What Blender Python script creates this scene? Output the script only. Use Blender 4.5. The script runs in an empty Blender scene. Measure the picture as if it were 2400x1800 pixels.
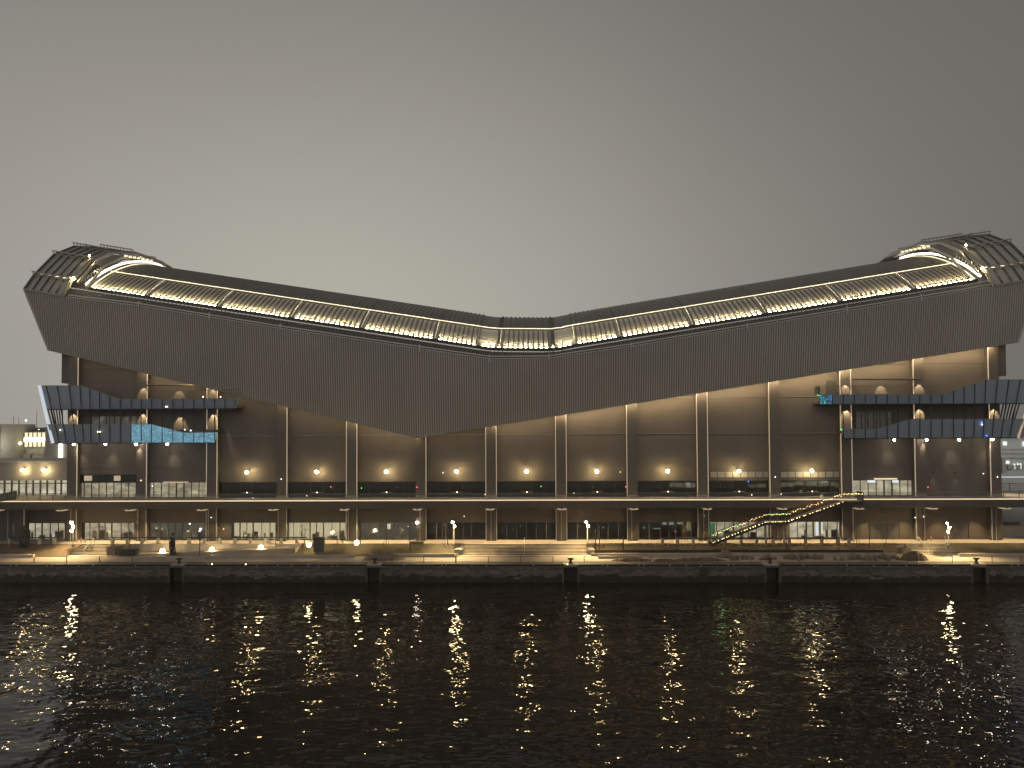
import bpy, bmesh, math, random
from mathutils import Matrix, Vector
rnd = random.Random(7)
SC = bpy.context.scene
COL = SC.collection

# ------------------------------------------------------------------ camera
F = 1730.0                      # focal length in pixels of the 2400 px wide photograph
CAM = Vector((0.0, -130.0, 24.0))
SHIFT = 49.0
PITCH, YAW, ROLL = math.radians(1.7), math.radians(1.5), math.radians(-0.29)
RM = (Matrix.Rotation(YAW, 3, 'Z') @ Matrix.Rotation(math.pi/2 + PITCH, 3, 'X') @ Matrix.Rotation(ROLL, 3, 'Z'))
cd = bpy.data.cameras.new('camera')
cam = bpy.data.objects.new('camera', cd); COL.objects.link(cam)
cam.matrix_world = Matrix.Translation(CAM) @ RM.to_4x4()
cd.sensor_width = 36.0
cd.lens = 36.0 * F / 2400.0
cd.shift_y = SHIFT / 2400.0
cd.clip_start = 0.5; cd.clip_end = 8000
SC.camera = cam

# ------------------------------------------------------------------ night sky glowing with city light
W = bpy.data.worlds.new('World'); SC.world = W; W.use_nodes = True
nt = W.node_tree; N = nt.nodes; Lk = nt.links
for n in list(N): N.remove(n)
wo = N.new('ShaderNodeOutputWorld'); bg = N.new('ShaderNodeBackground')
tc = N.new('ShaderNodeTexCoord'); sp = N.new('ShaderNodeSeparateXYZ')
Lk.new(tc.outputs['Generated'], sp.inputs[0])
def wm(op, a, b=None, c=None):
    n = N.new('ShaderNodeMath'); n.operation = op
    for i, v in enumerate((a, b, c)):
        if v is None: continue
        if isinstance(v, (int, float)): n.inputs[i].default_value = v
        else: Lk.new(v, n.inputs[i])
    return n.outputs[0]
def wgauss(v, c, s):
    d = wm('SUBTRACT', v, c)
    return wm('EXPONENT', wm('MULTIPLY', wm('MULTIPLY', d, d), -1.0/(2*s*s)))
X_, Y_, Z_ = sp.outputs[0], sp.outputs[1], sp.outputs[2]
az = wm('ARCTAN2', X_, Y_)
SKY_K = 1.0
front = wm('MULTIPLY', wgauss(az, -0.23, 0.44), wgauss(Z_, 0.06, 0.30))
back = wm('MULTIPLY', wm('MULTIPLY_ADD', Y_, -0.5, 0.5), wgauss(Z_, 0.1, 0.6))
lum = wm('ADD', wm('MULTIPLY_ADD', front, 0.385, 0.078), wm('MULTIPLY', wm('MULTIPLY', back, wm('MULTIPLY_ADD', X_, -0.4, 1.0)), 0.44))
nz = N.new('ShaderNodeTexNoise'); nz.inputs['Scale'].default_value = 1.6; nz.inputs['Detail'].default_value = 2
Lk.new(tc.outputs['Generated'], nz.inputs['Vector'])
lum = wm('MULTIPLY', lum, wm('MULTIPLY_ADD', nz.outputs['Fac'], 0.18, 0.91))
cr = N.new('ShaderNodeMix'); cr.data_type = 'RGBA'
cr.inputs['A'].default_value = (1.03, 0.96, 0.89, 1); cr.inputs['B'].default_value = (1.02, 0.99, 0.865, 1)
Lk.new(front, cr.inputs['Factor']); Lk.new(cr.outputs['Result'], bg.inputs['Color'])
Lk.new(wm('MULTIPLY', lum, SKY_K), bg.inputs['Strength'])
Lk.new(bg.outputs[0], wo.inputs['Surface'])
SC.view_settings.view_transform = 'Standard'; SC.view_settings.look = 'None'
SC.view_settings.exposure = 0.0; SC.view_settings.gamma = 1.0; SC.view_settings.use_curve_mapping = False
SC.render.engine = 'CYCLES'
SC.cycles.use_denoising = True
SC.cycles.max_bounces = 5; SC.cycles.diffuse_bounces = 2; SC.cycles.glossy_bounces = 3
SC.cycles.transparent_max_bounces = 12; SC.cycles.transmission_bounces = 3
SC.cycles.caustics_reflective = False; SC.cycles.caustics_refractive = False
SC.cycles.sample_clamp_indirect = 6.0
SC.cycles.use_light_tree = True

# ------------------------------------------------------------------ helpers
def ray(px, py):
    return RM @ Vector(((px-1200)/F, (900+SHIFT-py)/F, -1.0))
def U(px, py, Y):
    d = ray(px, py); t = (Y - CAM.y)/d.y
    return CAM + d*t
def XU(px, Y, py=1100): return U(px, py, Y).x
def ZU(px, py, Y): return U(px, py, Y).z
def G(px, py, z):
    d = ray(px, py); t = (z - CAM.z)/d.z
    return CAM + d*t

def mat(name, col, rough=0.7, metal=0.0, var=0.12, scale=1.5, bump=0.0, bscale=8.0, spec=0.5):
    m = bpy.data.materials.new(name); m.use_nodes = True
    t = m.node_tree; b = t.nodes['Principled BSDF']
    b.inputs['Roughness'].default_value = rough; b.inputs['Metallic'].default_value = metal
    b.inputs['Specular IOR Level'].default_value = spec
    co = t.nodes.new('ShaderNodeTexCoord')
    n1 = t.nodes.new('ShaderNodeTexNoise'); n1.inputs['Scale'].default_value = scale; n1.inputs['Detail'].default_value = 5
    t.links.new(co.outputs['Object'], n1.inputs['Vector'])
    mx = t.nodes.new('ShaderNodeMix'); mx.data_type = 'RGBA'
    mx.inputs['A'].default_value = tuple(max(0, c*(1-var*2)) for c in col) + (1,)
    mx.inputs['B'].default_value = tuple(min(1, c*(1+var*2)) for c in col) + (1,)
    t.links.new(n1.outputs['Fac'], mx.inputs['Factor']); t.links.new(mx.outputs['Result'], b.inputs['Base Color'])
    if bump:
        n2 = t.nodes.new('ShaderNodeTexNoise'); n2.inputs['Scale'].default_value = bscale; n2.inputs['Detail'].default_value = 6
        t.links.new(co.outputs['Object'], n2.inputs['Vector'])
        bp = t.nodes.new('ShaderNodeBump'); bp.inputs['Strength'].default_value = bump; bp.inputs['Distance'].default_value = 0.1
        t.links.new(n2.outputs['Fac'], bp.inputs['Height']); t.links.new(bp.outputs[0], b.inputs['Normal'])
    return m
def emit(name, col, s):
    m = bpy.data.materials.new(name); m.use_nodes = True
    b = m.node_tree.nodes['Principled BSDF']
    b.inputs['Base Color'].default_value = (0.5, 0.5, 0.5, 1)
    b.inputs['Emission Color'].default_value = tuple(col)+(1,); b.inputs['Emission Strength'].default_value = s
    return m
def glass(name, tint, alpha, body, rough=0.03):
    """thin glass: part clear, part tinted film, with a Fresnel reflection"""
    m = bpy.data.materials.new(name); m.use_nodes = True
    t = m.node_tree; n = t.nodes; l = t.links
    for x in list(n): n.remove(x)
    o = n.new('ShaderNodeOutputMaterial'); tr = n.new('ShaderNodeBsdfTransparent'); tr.inputs[0].default_value = tint+(1,)
    df = n.new('ShaderNodeBsdfDiffuse'); df.inputs[0].default_value = body+(1,)
    gl = n.new('ShaderNodeBsdfGlossy'); gl.inputs['Roughness'].default_value = rough
    m1 = n.new('ShaderNodeMixShader'); m1.inputs[0].default_value = alpha
    l.new(tr.outputs[0], m1.inputs[1]); l.new(df.outputs[0], m1.inputs[2])
    fr = n.new('ShaderNodeFresnel'); fr.inputs[0].default_value = 1.5
    m2 = n.new('ShaderNodeMixShader'); l.new(fr.outputs[0], m2.inputs[0]); l.new(m1.outputs[0], m2.inputs[1]); l.new(gl.outputs[0], m2.inputs[2])
    l.new(m2.outputs[0], o.inputs['Surface'])
    return m
def pattern_emit(name, cols, stops, scale, s, kind='noise', stretch=(1, 1, 1), dist=0.0):
    """a self-glowing surface whose painted brightness wanders (drapes, shelves, a running LED picture)"""
    m = bpy.data.materials.new(name); m.use_nodes = True
    t = m.node_tree; n = t.nodes; l = t.links; b = n['Principled BSDF']
    co = n.new('ShaderNodeTexCoord'); mp = n.new('ShaderNodeMapping'); mp.inputs['Scale'].default_value = stretch
    l.new(co.outputs['Object'], mp.inputs[0])
    if kind == 'wave':
        tx = n.new('ShaderNodeTexWave'); tx.inputs['Distortion'].default_value = dist; tx.inputs['Detail'].default_value = 3
    else:
        tx = n.new('ShaderNodeTexNoise'); tx.inputs['Detail'].default_value = 4; tx.inputs['Distortion'].default_value = dist
    tx.inputs['Scale'].default_value = scale; l.new(mp.outputs[0], tx.inputs['Vector'])
    r = n.new('ShaderNodeValToRGB'); e = r.color_ramp.elements
    e[0].position = stops[0]; e[0].color = cols[0]+(1,); e[1].position = stops[-1]; e[1].color = cols[-1]+(1,)
    for c, p in list(zip(cols, stops))[1:-1]:
        k = e.new(p); k.color = c+(1,)
    l.new(tx.outputs['Fac'], r.inputs[0]); l.new(r.outputs[0], b.inputs['Emission Color'])
    b.inputs['Emission Strength'].default_value = s; b.inputs['Base Color'].default_value = (0.2, 0.2, 0.2, 1)
    b.inputs['Roughness'].default_value = 0.6
    return m

class MB:
    def __init__(s): s.v = []; s.f = []
    def quad(s, a, b, c, d):
        i = len(s.v); s.v += [tuple(a), tuple(b), tuple(c), tuple(d)]; s.f.append((i, i+1, i+2, i+3)); return s
    def poly(s, pts):
        i = len(s.v); s.v += [tuple(p) for p in pts]; s.f.append(tuple(range(i, i+len(pts)))); return s
    def box(s, x0, x1, y0, y1, z0, z1):
        i = len(s.v)
        s.v += [(x, y, z) for z in (z0, z1) for y in (y0, y1) for x in (x0, x1)]
        s.f += [tuple(i+k for k in q) for q in ((0,2,3,1),(4,5,7,6),(0,1,5,4),(2,6,7,3),(0,4,6,2),(1,3,7,5))]; return s
    def prism(s, pts, y0, y1):
        """pts: (x,z) outline extruded from y0 to y1"""
        i = len(s.v); n = len(pts)
        s.v += [(x, y0, z) for x, z in pts] + [(x, y1, z) for x, z in pts]
        s.f.append(tuple(range(i, i+n))); s.f.append(tuple(range(i+2*n-1, i+n-1, -1)))
        for k in range(n):
            j = (k+1) % n; s.f.append((i+k, i+n+k, i+n+j, i+j))
        return s
    def hull8(s, a4, b4):
        """two matching quads joined into a solid"""
        i = len(s.v); s.v += [tuple(p) for p in a4]+[tuple(p) for p in b4]
        s.f += [tuple(i+k for k in q) for q in ((0,1,2,3),(7,6,5,4),(0,4,5,1),(1,5,6,2),(2,6,7,3),(3,7,4,0))]; return s
    def tube(s, p, q, r, n=6, r2=None):
        p = Vector(p); q = Vector(q); d = (q-p)
        if d.length < 1e-6: return s
        d.normalize(); a = d.orthogonal().normalized(); b = d.cross(a); r2 = r if r2 is None else r2
        i = len(s.v)
        for (c, rr) in ((p, r), (q, r2)):
            for k in range(n):
                t = 2*math.pi*k/n; s.v.append(tuple(c + a*rr*math.cos(t) + b*rr*math.sin(t)))
        for k in range(n):
            j = (k+1) % n; s.f.append((i+k, i+j, i+n+j, i+n+k))
        s.f.append(tuple(i+k for k in range(n-1, -1, -1))); s.f.append(tuple(i+n+k for k in range(n)))
        return s
    def bar(s, p, q, w, h):
        """box-section bar from p to q, w across, h in the vertical-ish direction"""
        p = Vector(p); q = Vector(q); d = (q-p).normalized()
        up = Vector((0, 0, 1)) if abs(d.z) < 0.95 else Vector((0, 1, 0))
        a = d.cross(up).normalized()*w/2; b = a.cross(d).normalized()*h/2
        s.hull8([p-a-b, p+a-b, p+a+b, p-a+b], [q-a-b, q+a-b, q+a+b, q-a+b]); return s
    def ball(s, c, r, n=8, m=6, sz=1.0, jit=0.0):
        i = len(s.v); c = Vector(c)
        s.v.append((c.x, c.y, c.z+r*sz))
        for a in range(1, m):
            ph = math.pi*a/m
            for b in range(n):
                th = 2*math.pi*b/n; k = 1+jit*(rnd.random()-.5)
                s.v.append((c.x+r*k*math.sin(ph)*math.cos(th), c.y+r*k*math.sin(ph)*math.sin(th), c.z+r*k*sz*math.cos(ph)))
        s.v.append((c.x, c.y, c.z-r*sz)); last = len(s.v)-1
        for b in range(n):
            s.f.append((i, i+1+b, i+1+(b+1) % n))
            s.f.append((last, last-n+(b+1) % n, last-n+b))
        for a in range(m-2):
            for b in range(n):
                k = i+1+a*n
                s.f.append((k+b, k+n+b, k+n+(b+1) % n, k+(b+1) % n))
        return s
    def build(s, name, m, parent=None, kind=None, smooth=False, org=None, **tags):
        me = bpy.data.meshes.new(name)
        o0 = Vector((0, 0, 0))
        if org is not None: o0 = Vector(org)
        elif parent is not None: o0 = WORLD[parent.name]
        me.from_pydata([(v[0]-o0.x, v[1]-o0.y, v[2]-o0.z) for v in s.v], [], s.f)
        bm = bmesh.new(); bm.from_mesh(me); bmesh.ops.recalc_face_normals(bm, faces=bm.faces) if len(s.f) < 60000 else None; bm.to_mesh(me); bm.free()
        me.materials.append(m)
        if smooth:
            me.polygons.foreach_set('use_smooth', [True]*len(me.polygons))
        o = bpy.data.objects.new(name, me); COL.objects.link(o)
        if parent is not None:
            o.parent = parent; WORLD[o.name] = WORLD[parent.name]
            if org is not None: o.location = Vector(org) - WORLD[parent.name]; WORLD[o.name] = Vector(org)
        else:
            o.location = o0; WORLD[o.name] = o0
        if kind: o['kind'] = kind
        for k, v in tags.items(): o[k] = v
        return o
WORLD = {}
def thing(name, loc, label, cat, group=None):
    o = bpy.data.objects.new(name, None); COL.objects.link(o); o.location = loc; o.empty_display_size = 0.5
    o['label'] = label; o['category'] = cat
    if group: o['group'] = group
    WORLD[o.name] = Vector(loc)
    return o
def group_part(name, parent):
    o = bpy.data.objects.new(name, None); COL.objects.link(o); o.parent = parent; WORLD[o.name] = WORLD[parent.name]
    return o
def struct(mb, name, m, **k): return mb.build(name, m, kind='structure', **k)
def place(src, parent, loc, label=None):
    """another copy of a mesh piece, sharing its mesh, at world position loc"""
    o = src.copy(); COL.objects.link(o); o.parent = parent; o.location = Vector(loc) - WORLD[parent.name]
    WORLD[o.name] = Vector(loc)
    return o
def copy_thing(root, loc, label):
    r = root.copy(); COL.objects.link(r); r.location = loc; r['label'] = label; WORLD[r.name] = Vector(loc)
    for ch in root.children:
        c = ch.copy(); COL.objects.link(c); c.parent = r
        for g in ch.children:
            d = g.copy(); COL.objects.link(d); d.parent = c
    return r
def lamp(kind, name, loc, power, col, size=0.3, aim=None, angle=90, blend=0.6, sy=None):
    ld = bpy.data.lights.new(name, kind); ld.energy = power; ld.color = col
    if kind == 'SPOT':
        ld.spot_size = math.radians(angle); ld.spot_blend = blend; ld.shadow_soft_size = size
    elif kind == 'POINT': ld.shadow_soft_size = size
    elif kind == 'AREA':
        ld.shape = 'RECTANGLE'; ld.size = size; ld.size_y = sy or size
    o = bpy.data.objects.new(name, ld); COL.objects.link(o); o.location = loc
    if aim is not None:
        o.rotation_euler = Vector(aim).to_track_quat('-Z', 'Y').to_euler()
    return o

def interp(pts, x):
    if x <= pts[0][0]:
        (x0, y0), (x1, y1) = pts[0], pts[1]
    elif x >= pts[-1][0]:
        (x0, y0), (x1, y1) = pts[-2], pts[-1]
    else:
        for k in range(len(pts)-1):
            if pts[k][0] <= x <= pts[k+1][0]:
                (x0, y0), (x1, y1) = pts[k], pts[k+1]; break
    return y0 + (y1-y0)*(x-x0)/(x1-x0)

# ------------------------------------------------------------------ materials
M = {}
M['clad'] = mat('ribbed cladding metal', (0.56, 0.515, 0.47), 0.55, 0.0, 0.10, 0.11)
M['cladback'] = mat('cladding backing', (0.26, 0.24, 0.215), 0.7)
M['trough'] = mat('dark gutter lining', (0.07, 0.065, 0.06), 0.7)
M['wall'] = mat('brown grey wall panel', (0.155, 0.135, 0.115), 0.6, 0, 0.10, 0.30, 0.08, 3.0)
M['lowwall'] = mat('dark brown lower wall', (0.088, 0.074, 0.060), 0.6, 0, 0.12, 0.8, 0.1, 3)
M['wall2'] = mat('dark wall', (0.13, 0.115, 0.10), 0.7, 0, 0.08, 0.5)
M['column'] = mat('brown column cladding', (0.14, 0.122, 0.103), 0.55, 0, 0.06, 0.6)
M['black'] = mat('black painted metal', (0.025, 0.025, 0.025), 0.45)
M['darkmetal'] = mat('dark grey metal', (0.08, 0.078, 0.072), 0.45, 0.0, 0.1, 2)
M['midmetal'] = mat('mid grey metal', (0.30, 0.29, 0.265), 0.45, 0.2, 0.1, 2)
M['palemetal'] = mat('pale galvanised metal', (0.55, 0.53, 0.48), 0.4, 0.3, 0.1, 2)
M['rooflow'] = mat('silver roof sheet', (0.62, 0.58, 0.50), 0.5, 0.0, 0.06, 0.8)
M['rooftop'] = mat('dark grey roof sheet', (0.18, 0.17, 0.155), 0.5, 0.1, 0.05, 0.4)
M['cagepanel'] = mat('grey roof panel', (0.42, 0.415, 0.39), 0.5, 0.1, 0.08, 0.5)
M['concrete'] = mat('pale concrete', (0.40, 0.36, 0.30), 0.85, 0, 0.14, 0.9, 0.3, 5)
M['nosing'] = mat('brightened step edge', (0.58, 0.50, 0.38), 0.8, 0, 0.2, 0.7)
M['paving'] = mat('buff paving', (0.38, 0.32, 0.25), 0.8, 0, 0.16, 0.4, 0.2, 4)
M['quaystone'] = mat('dark wet quay stone', (0.115, 0.103, 0.085), 0.8, 0, 0.3, 1.3, 0.8, 3)
M['quaystone2'] = mat('grey quay stone', (0.19, 0.17, 0.14), 0.85, 0, 0.3, 1.0, 0.8, 3)
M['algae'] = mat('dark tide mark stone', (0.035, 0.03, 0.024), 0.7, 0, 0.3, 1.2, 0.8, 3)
M['soil'] = mat('brown soil', (0.12, 0.085, 0.05), 0.95, 0, 0.3, 1.2, 1.0, 2.5)
M['grass'] = mat('thin grass on soil', (0.085, 0.07, 0.038), 0.95, 0, 0.35, 1.6, 1.0, 6)
M['rock'] = mat('brown rubble rock', (0.20, 0.165, 0.12), 0.9, 0, 0.25, 1.5, 0.8, 3)
M['timber'] = mat('black timber fender', (0.03, 0.028, 0.026), 0.7)
M['leaf'] = mat('sparse leaves', (0.07, 0.065, 0.035), 0.8, 0, 0.3, 3)
M['bark'] = mat('grey bark', (0.12, 0.095, 0.07), 0.9)
M['red'] = mat('red counter front', (0.35, 0.045, 0.03), 0.5)
M['haze_white'] = mat('pale render wall', (0.45, 0.44, 0.40), 0.8)
M['farwall'] = mat('grey far wall', (0.30, 0.29, 0.265), 0.8, 0, 0.1, 0.3)
M['land'] = mat('dockside ground', (0.16, 0.15, 0.13), 0.9, 0, 0.2, 0.05)
M['darkglass'] = glass('dark window glass', (0.6, 0.6, 0.56), 0.2, (0.012, 0.012, 0.012))
M['clearglass'] = glass('clear window glass', (0.97, 0.96, 0.94), 0.015, (0.2, 0.2, 0.2))
M['blueglass'] = glass('blue grey balcony glass', (0.42, 0.47, 0.52), 0.62, (0.45, 0.56, 0.68), 0.05)  # blue body colour imitates reflected blue light
M['railglass'] = glass('balustrade glass', (0.88, 0.88, 0.86), 0.05, (0.2, 0.2, 0.2))
WARM = (1.0, 0.76, 0.44); GOLD = (1.0, 0.83, 0.50); COOL = (0.9, 0.95, 1.0)
M['globe'] = emit('lit warm globe', (1.0, 0.74, 0.36), 135)
M['globe_big'] = emit('lit flood globe', (1.0, 0.76, 0.38), 60)
M['street'] = emit('lit street lamp lens', (1.0, 0.78, 0.42), 120)
M['soffit'] = emit('lit soffit lamp', (1.0, 0.84, 0.62), 60)
M['strip'] = emit('column edge light strip', (1.0, 0.72, 0.43), 0.36)
M['edge'] = emit('terrace edge glow', (1.0, 0.76, 0.46), 0.95)
M['roofline'] = emit('roof line light', (1.0, 0.86, 0.55), 1.5)
M['roofdot'] = emit('roof lamp lens', (1.0, 0.80, 0.42), 40)
M['arc'] = emit('arch light white', (1.0, 0.93, 0.76), 5)
M['warmdot'] = emit('small warm dot', (1.0, 0.8, 0.5), 5)
M['whitedot'] = emit('small white dot', (0.95, 0.97, 1.0), 4)
M['reddot'] = emit('small red dot', (1.0, 0.05, 0.08), 5)
M['greendot'] = emit('small green dot', (0.1, 1.0, 0.2), 2.5)
M['bluedot'] = emit('small blue dot', (0.08, 0.15, 1.0), 5)
M['room'] = pattern_emit('lit shop interior', ((0.20, 0.18, 0.12), (0.46, 0.41, 0.28), (0.85, 0.76, 0.54)), (0.3, 0.5, 0.75), 0.6, 0.75, stretch=(1, 1, 2.2), dist=0.6)
M['drape'] = pattern_emit('pale sheeting behind glass', ((0.34, 0.30, 0.17), (0.62, 0.55, 0.34), (0.85, 0.77, 0.50)), (0.2, 0.5, 0.8), 1.4, 0.9, 'wave', (1, 1, 0.5), 6)
M['dimroom'] = pattern_emit('dim shop interior', ((0.02, 0.018, 0.012), (0.08, 0.075, 0.055), (0.28, 0.26, 0.2)), (0.35, 0.6, 0.85), 0.8, 0.8, dist=1.2)
M['blackroom'] = pattern_emit('dim glowing interior', ((0.01, 0.008, 0.006), (0.022, 0.019, 0.014), (0.30, 0.29, 0.22)), (0.4, 0.64, 0.80), 1.7, 0.9, dist=0.8)  # faint glow and bright patches painted in, no lamp inside
M['hall'] = pattern_emit('lit hall interior', ((0.30, 0.27, 0.19), (0.56, 0.51, 0.36), (0.9, 0.83, 0.62)), (0.3, 0.5, 0.7), 0.5, 0.75, stretch=(1, 1, 2), dist=0.4)
M['whitepane'] = emit('lit white panel', (0.85, 0.95, 0.92), 0.9)
M['warmpane'] = emit('lit warm pane', (1.0, 0.84, 0.5), 0.8)
M['ledblue'] = pattern_emit('blue led picture', ((0.03, 0.07, 0.10), (0.10, 0.28, 0.38), (0.24, 0.55, 0.72)), (0.36, 0.52, 0.68), 2.2, 1.0, dist=3.0)
M['ledgreen'] = pattern_emit('green and blue led streaks', ((0.0, 0.002, 0.004), (0.01, 0.25, 0.6), (0.05, 0.9, 0.25)), (0.5, 0.58, 0.66), 1.6, 1.4, stretch=(1.6, 1, .7), dist=2.5)
M['vertlight'] = emit('bright vertical tube light', (1.0, 0.92, 0.72), 3.5)
M['farwin'] = emit('far lit window', (1.0, 0.88, 0.5), 1.05)
M['whiteedge'] = emit('white edge light', (0.80, 0.90, 1.0), 0.62)
M['rope'] = mat('pale rail', (0.7, 0.66, 0.55), 0.4)
M['greenglow'] = pattern_emit('green lit corner', ((0.02, 0.05, 0.02), (0.02, 0.30, 0.10)), (0.3, 0.7), 0.5, 0.9)  # green light on a corner painted as its own glow

# levels
WATER, G0, G1, DECK = 0.0, 2.8, 4.2, 11.65
YQ = -15.4                       # quay face
YD = -5.0                        # terrace edge
YC = -1.2                        # column fronts

# ------------------------------------------------------------------ setting: water, land
def water_mat():
    m = bpy.data.materials.new('dock water'); m.use_nodes = True
    t = m.node_tree; n = t.nodes; l = t.links; b = n['Principled BSDF']
    b.inputs['Base Color'].default_value = (0.012, 0.009, 0.005, 1); b.inputs['Roughness'].default_value = 0.006
    b.inputs['IOR'].default_value = 1.34
    co = n.new('ShaderNodeTexCoord')
    def noise(scale, st, det, w):
        mp = n.new('ShaderNodeMapping'); mp.inputs['Scale'].default_value = st; mp.inputs['Rotation'].default_value = (0, 0, w)
        l.new(co.outputs['Object'], mp.inputs[0])
        x = n.new('ShaderNodeTexNoise'); x.inputs['Scale'].default_value = scale; x.inputs['Detail'].default_value = det
        x.inputs['Roughness'].default_value = 0.5
        l.new(mp.outputs[0], x.inputs['Vector']); return x.outputs['Fac']
    def mth(op, a, bb):
        x = n.new('ShaderNodeMath'); x.operation = op
        for i, v in enumerate((a, bb)):
            if isinstance(v, float): x.inputs[i].default_value = v
            else: l.new(v, x.inputs[i])
        return x.outputs[0]
    h = mth('ADD', mth('MULTIPLY', noise(0.62, (0.75, 1.1, 1), 1.0, 0.15), 0.22), mth('MULTIPLY', noise(1.7, (0.8, 1.1, 1), 0.0, -0.2), 0.07))
    h = mth('ADD', h, mth('MULTIPLY', noise(0.2, (0.7, 1, 1), 1.0, 0.3), 0.6))
    # calm and ruffled patches
    patch = noise(0.035, (0.6, 1.6, 1), 2.0, 0.1)
    mr = n.new('ShaderNodeMapRange'); mr.inputs['From Min'].default_value = 0.35; mr.inputs['From Max'].default_value = 0.65
    mr.inputs['To Min'].default_value = 0.75; mr.inputs['To Max'].default_value = 1.2
    l.new(patch, mr.inputs['Value']); h = mth('MULTIPLY', h, mr.outputs[0])
    bp = n.new('ShaderNodeBump'); bp.inputs['Strength'].default_value = 1.0; bp.inputs['Distance'].default_value = WAVE
    l.new(h, bp.inputs['Height']); l.new(bp.outputs[0], b.inputs['Normal'])
    return m
WAVE = 0.58
wb = MB().quad((-900, -700, WATER), (900, -700, WATER), (900, YQ+3, WATER), (-900, YQ+3, WATER))
struct(wb, 'water', water_mat())
lb = MB().quad((-3000, 0.5, G1), (3000, 0.5, G1), (3000, 5000, G1), (-3000, 5000, G1))
struct(lb, 'ground', M['land'])

# ------------------------------------------------------------------ stadium
stad = thing('stadium', (0, 0, G1), 'long brown grey waterfront stadium with a V-shaped ribbed front and glowing curved roof', 'stadium')
COLPX = [168, 331, 496, 660, 824, 986, 1151, 1315, 1482, 1647, 1817, 1985, 2158, 2335]
CX = [XU(p, YC) for p in COLPX]
TWO = {2, 4, 6, 7, 9, 11}       # columns with a light strip on both edges
# cladding outline
YT, YB = -4.0, -2.5
top_px = [(58, 680), (160, 697), (326, 717), (658, 770), (984, 818), (1147, 841), (1286, 840), (1479, 812), (1985, 729), (2320, 673), (2440, 654)]
bot_px = [(58, 680), (115, 822), (978, 1027), (2385, 803), (2440, 654)]
CT = [(U(a, b, YT).x, U(a, b, YT).z) for a, b in top_px]
CB = [(U(a, b, YB if 0 < k < 4 else YT).x, U(a, b, YB if 0 < k < 4 else YT).z) for k, (a, b) in enumerate(bot_px)]
def ztop(x): return interp(CT, x)
def zbot(x): return interp(CB, x)
def cy(x, z):   # depth of the leaning cladding at a height
    t = (z - zbot(x))/max(0.5, (ztop(x)-zbot(x)))
    xl_, xr_ = CB[1][0], CB[3][0]
    e = 1.0
    if x < xl_: e = max(0.0, (x-CB[0][0])/(xl_-CB[0][0]))
    if x > xr_: e = max(0.0, (CB[4][0]-x)/(CB[4][0]-xr_))
    yb = YT + (YB-YT)*e
    return yb + (YT-yb)*max(0, min(1, t))
XL, XR = CT[0][0], CT[-1][0]
# ribs
rb = MB(); bk = MB()
P = 0.40; x = XL+0.1
while x < XR-0.1:
    xa, xb, xc, xd = x, x+0.06, x+0.17, x+0.23
    za, zb = zbot(x+0.1), ztop(x+0.1)
    if zb-za > 0.15:
        ya, yb2 = cy(x, za), cy(x, zb)
        a0, b0, c0, d0 = (xa, ya, za), (xb, ya-0.16, za), (xc, ya-0.16, za), (xd, ya, za)
        a1, b1, c1, d1 = (xa, yb2, zb), (xb, yb2-0.16, zb), (xc, yb2-0.16, zb), (xd, yb2, zb)
        rb.quad(a0, b0, b1, a1); rb.quad(b0, c0, c1, b1); rb.quad(c0, d0, d1, c1); rb.quad(a0, d0, c0, b0)
    x += P
def sheet(mb, off, n=200):
    xs = sorted(set([XL+(XR-XL)*k/n for k in range(n+1)] + [c[0] for c in CT] + [c[0] for c in CB]))
    for a, b in zip(xs, xs[1:]):
        mb.quad((a, cy(a, zbot(a))+off, zbot(a)), (b, cy(b, zbot(b))+off, zbot(b)), (b, cy(b, ztop(b))+off, ztop(b)), (a, cy(a, ztop(a))+off, ztop(a)))
sheet(bk, 0.0); sheet(bk, 0.35)
for a, b in list(zip(CB, CB[1:])):
    n = 20
    for k in range(n):
        x0 = a[0]+(b[0]-a[0])*k/n; x1 = a[0]+(b[0]-a[0])*(k+1)/n
        bk.quad((x0, cy(x0, zbot(x0)), zbot(x0)), (x1, cy(x1, zbot(x1)), zbot(x1)), (x1, cy(x1, zbot(x1))+0.35, zbot(x1)), (x0, cy(x0, zbot(x0))+0.35, zbot(x0)))
clad = bk.build('cladding', M['cladback'], stad)
rb.build('cladding_rib', M['clad'], clad, kind='stuff')
for e in (((XL, YT-.1, ztop(XL)), (CB[1][0], YB-.1, CB[1][1])), ((XR, YT-.1, ztop(XR)), (CB[3][0], YB-.1, CB[3][1]))):
    MB().bar(e[0], e[1], 0.3, 0.3).build('edge_trim', M['clad'], clad)
# end walls behind the cladding and rear body
eb = MB()
for (xe, top, xm, bot, s) in ((XL+0.3, CT[0][1], CB[1][0]+0.3, CB[1][1], 1), (XR-0.3, CT[-1][1], CB[3][0]-0.3, CB[3][1], -1)):
    eb.hull8([(xe, YT+0.4, top-0.1), (xm, YB+0.4, bot+0.1), (xm, 42, bot+0.1), (xe, 42, top-0.1)],
             [(xe+s*0.3, YT+0.4, top-0.1), (xm+s*0.3, YB+0.4, bot+0.1), (xm+s*0.3, 42, bot+0.1), (xe+s*0.3, 42, top-0.1)])
eb.build('end_cladding', M['cladback'], stad)
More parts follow.
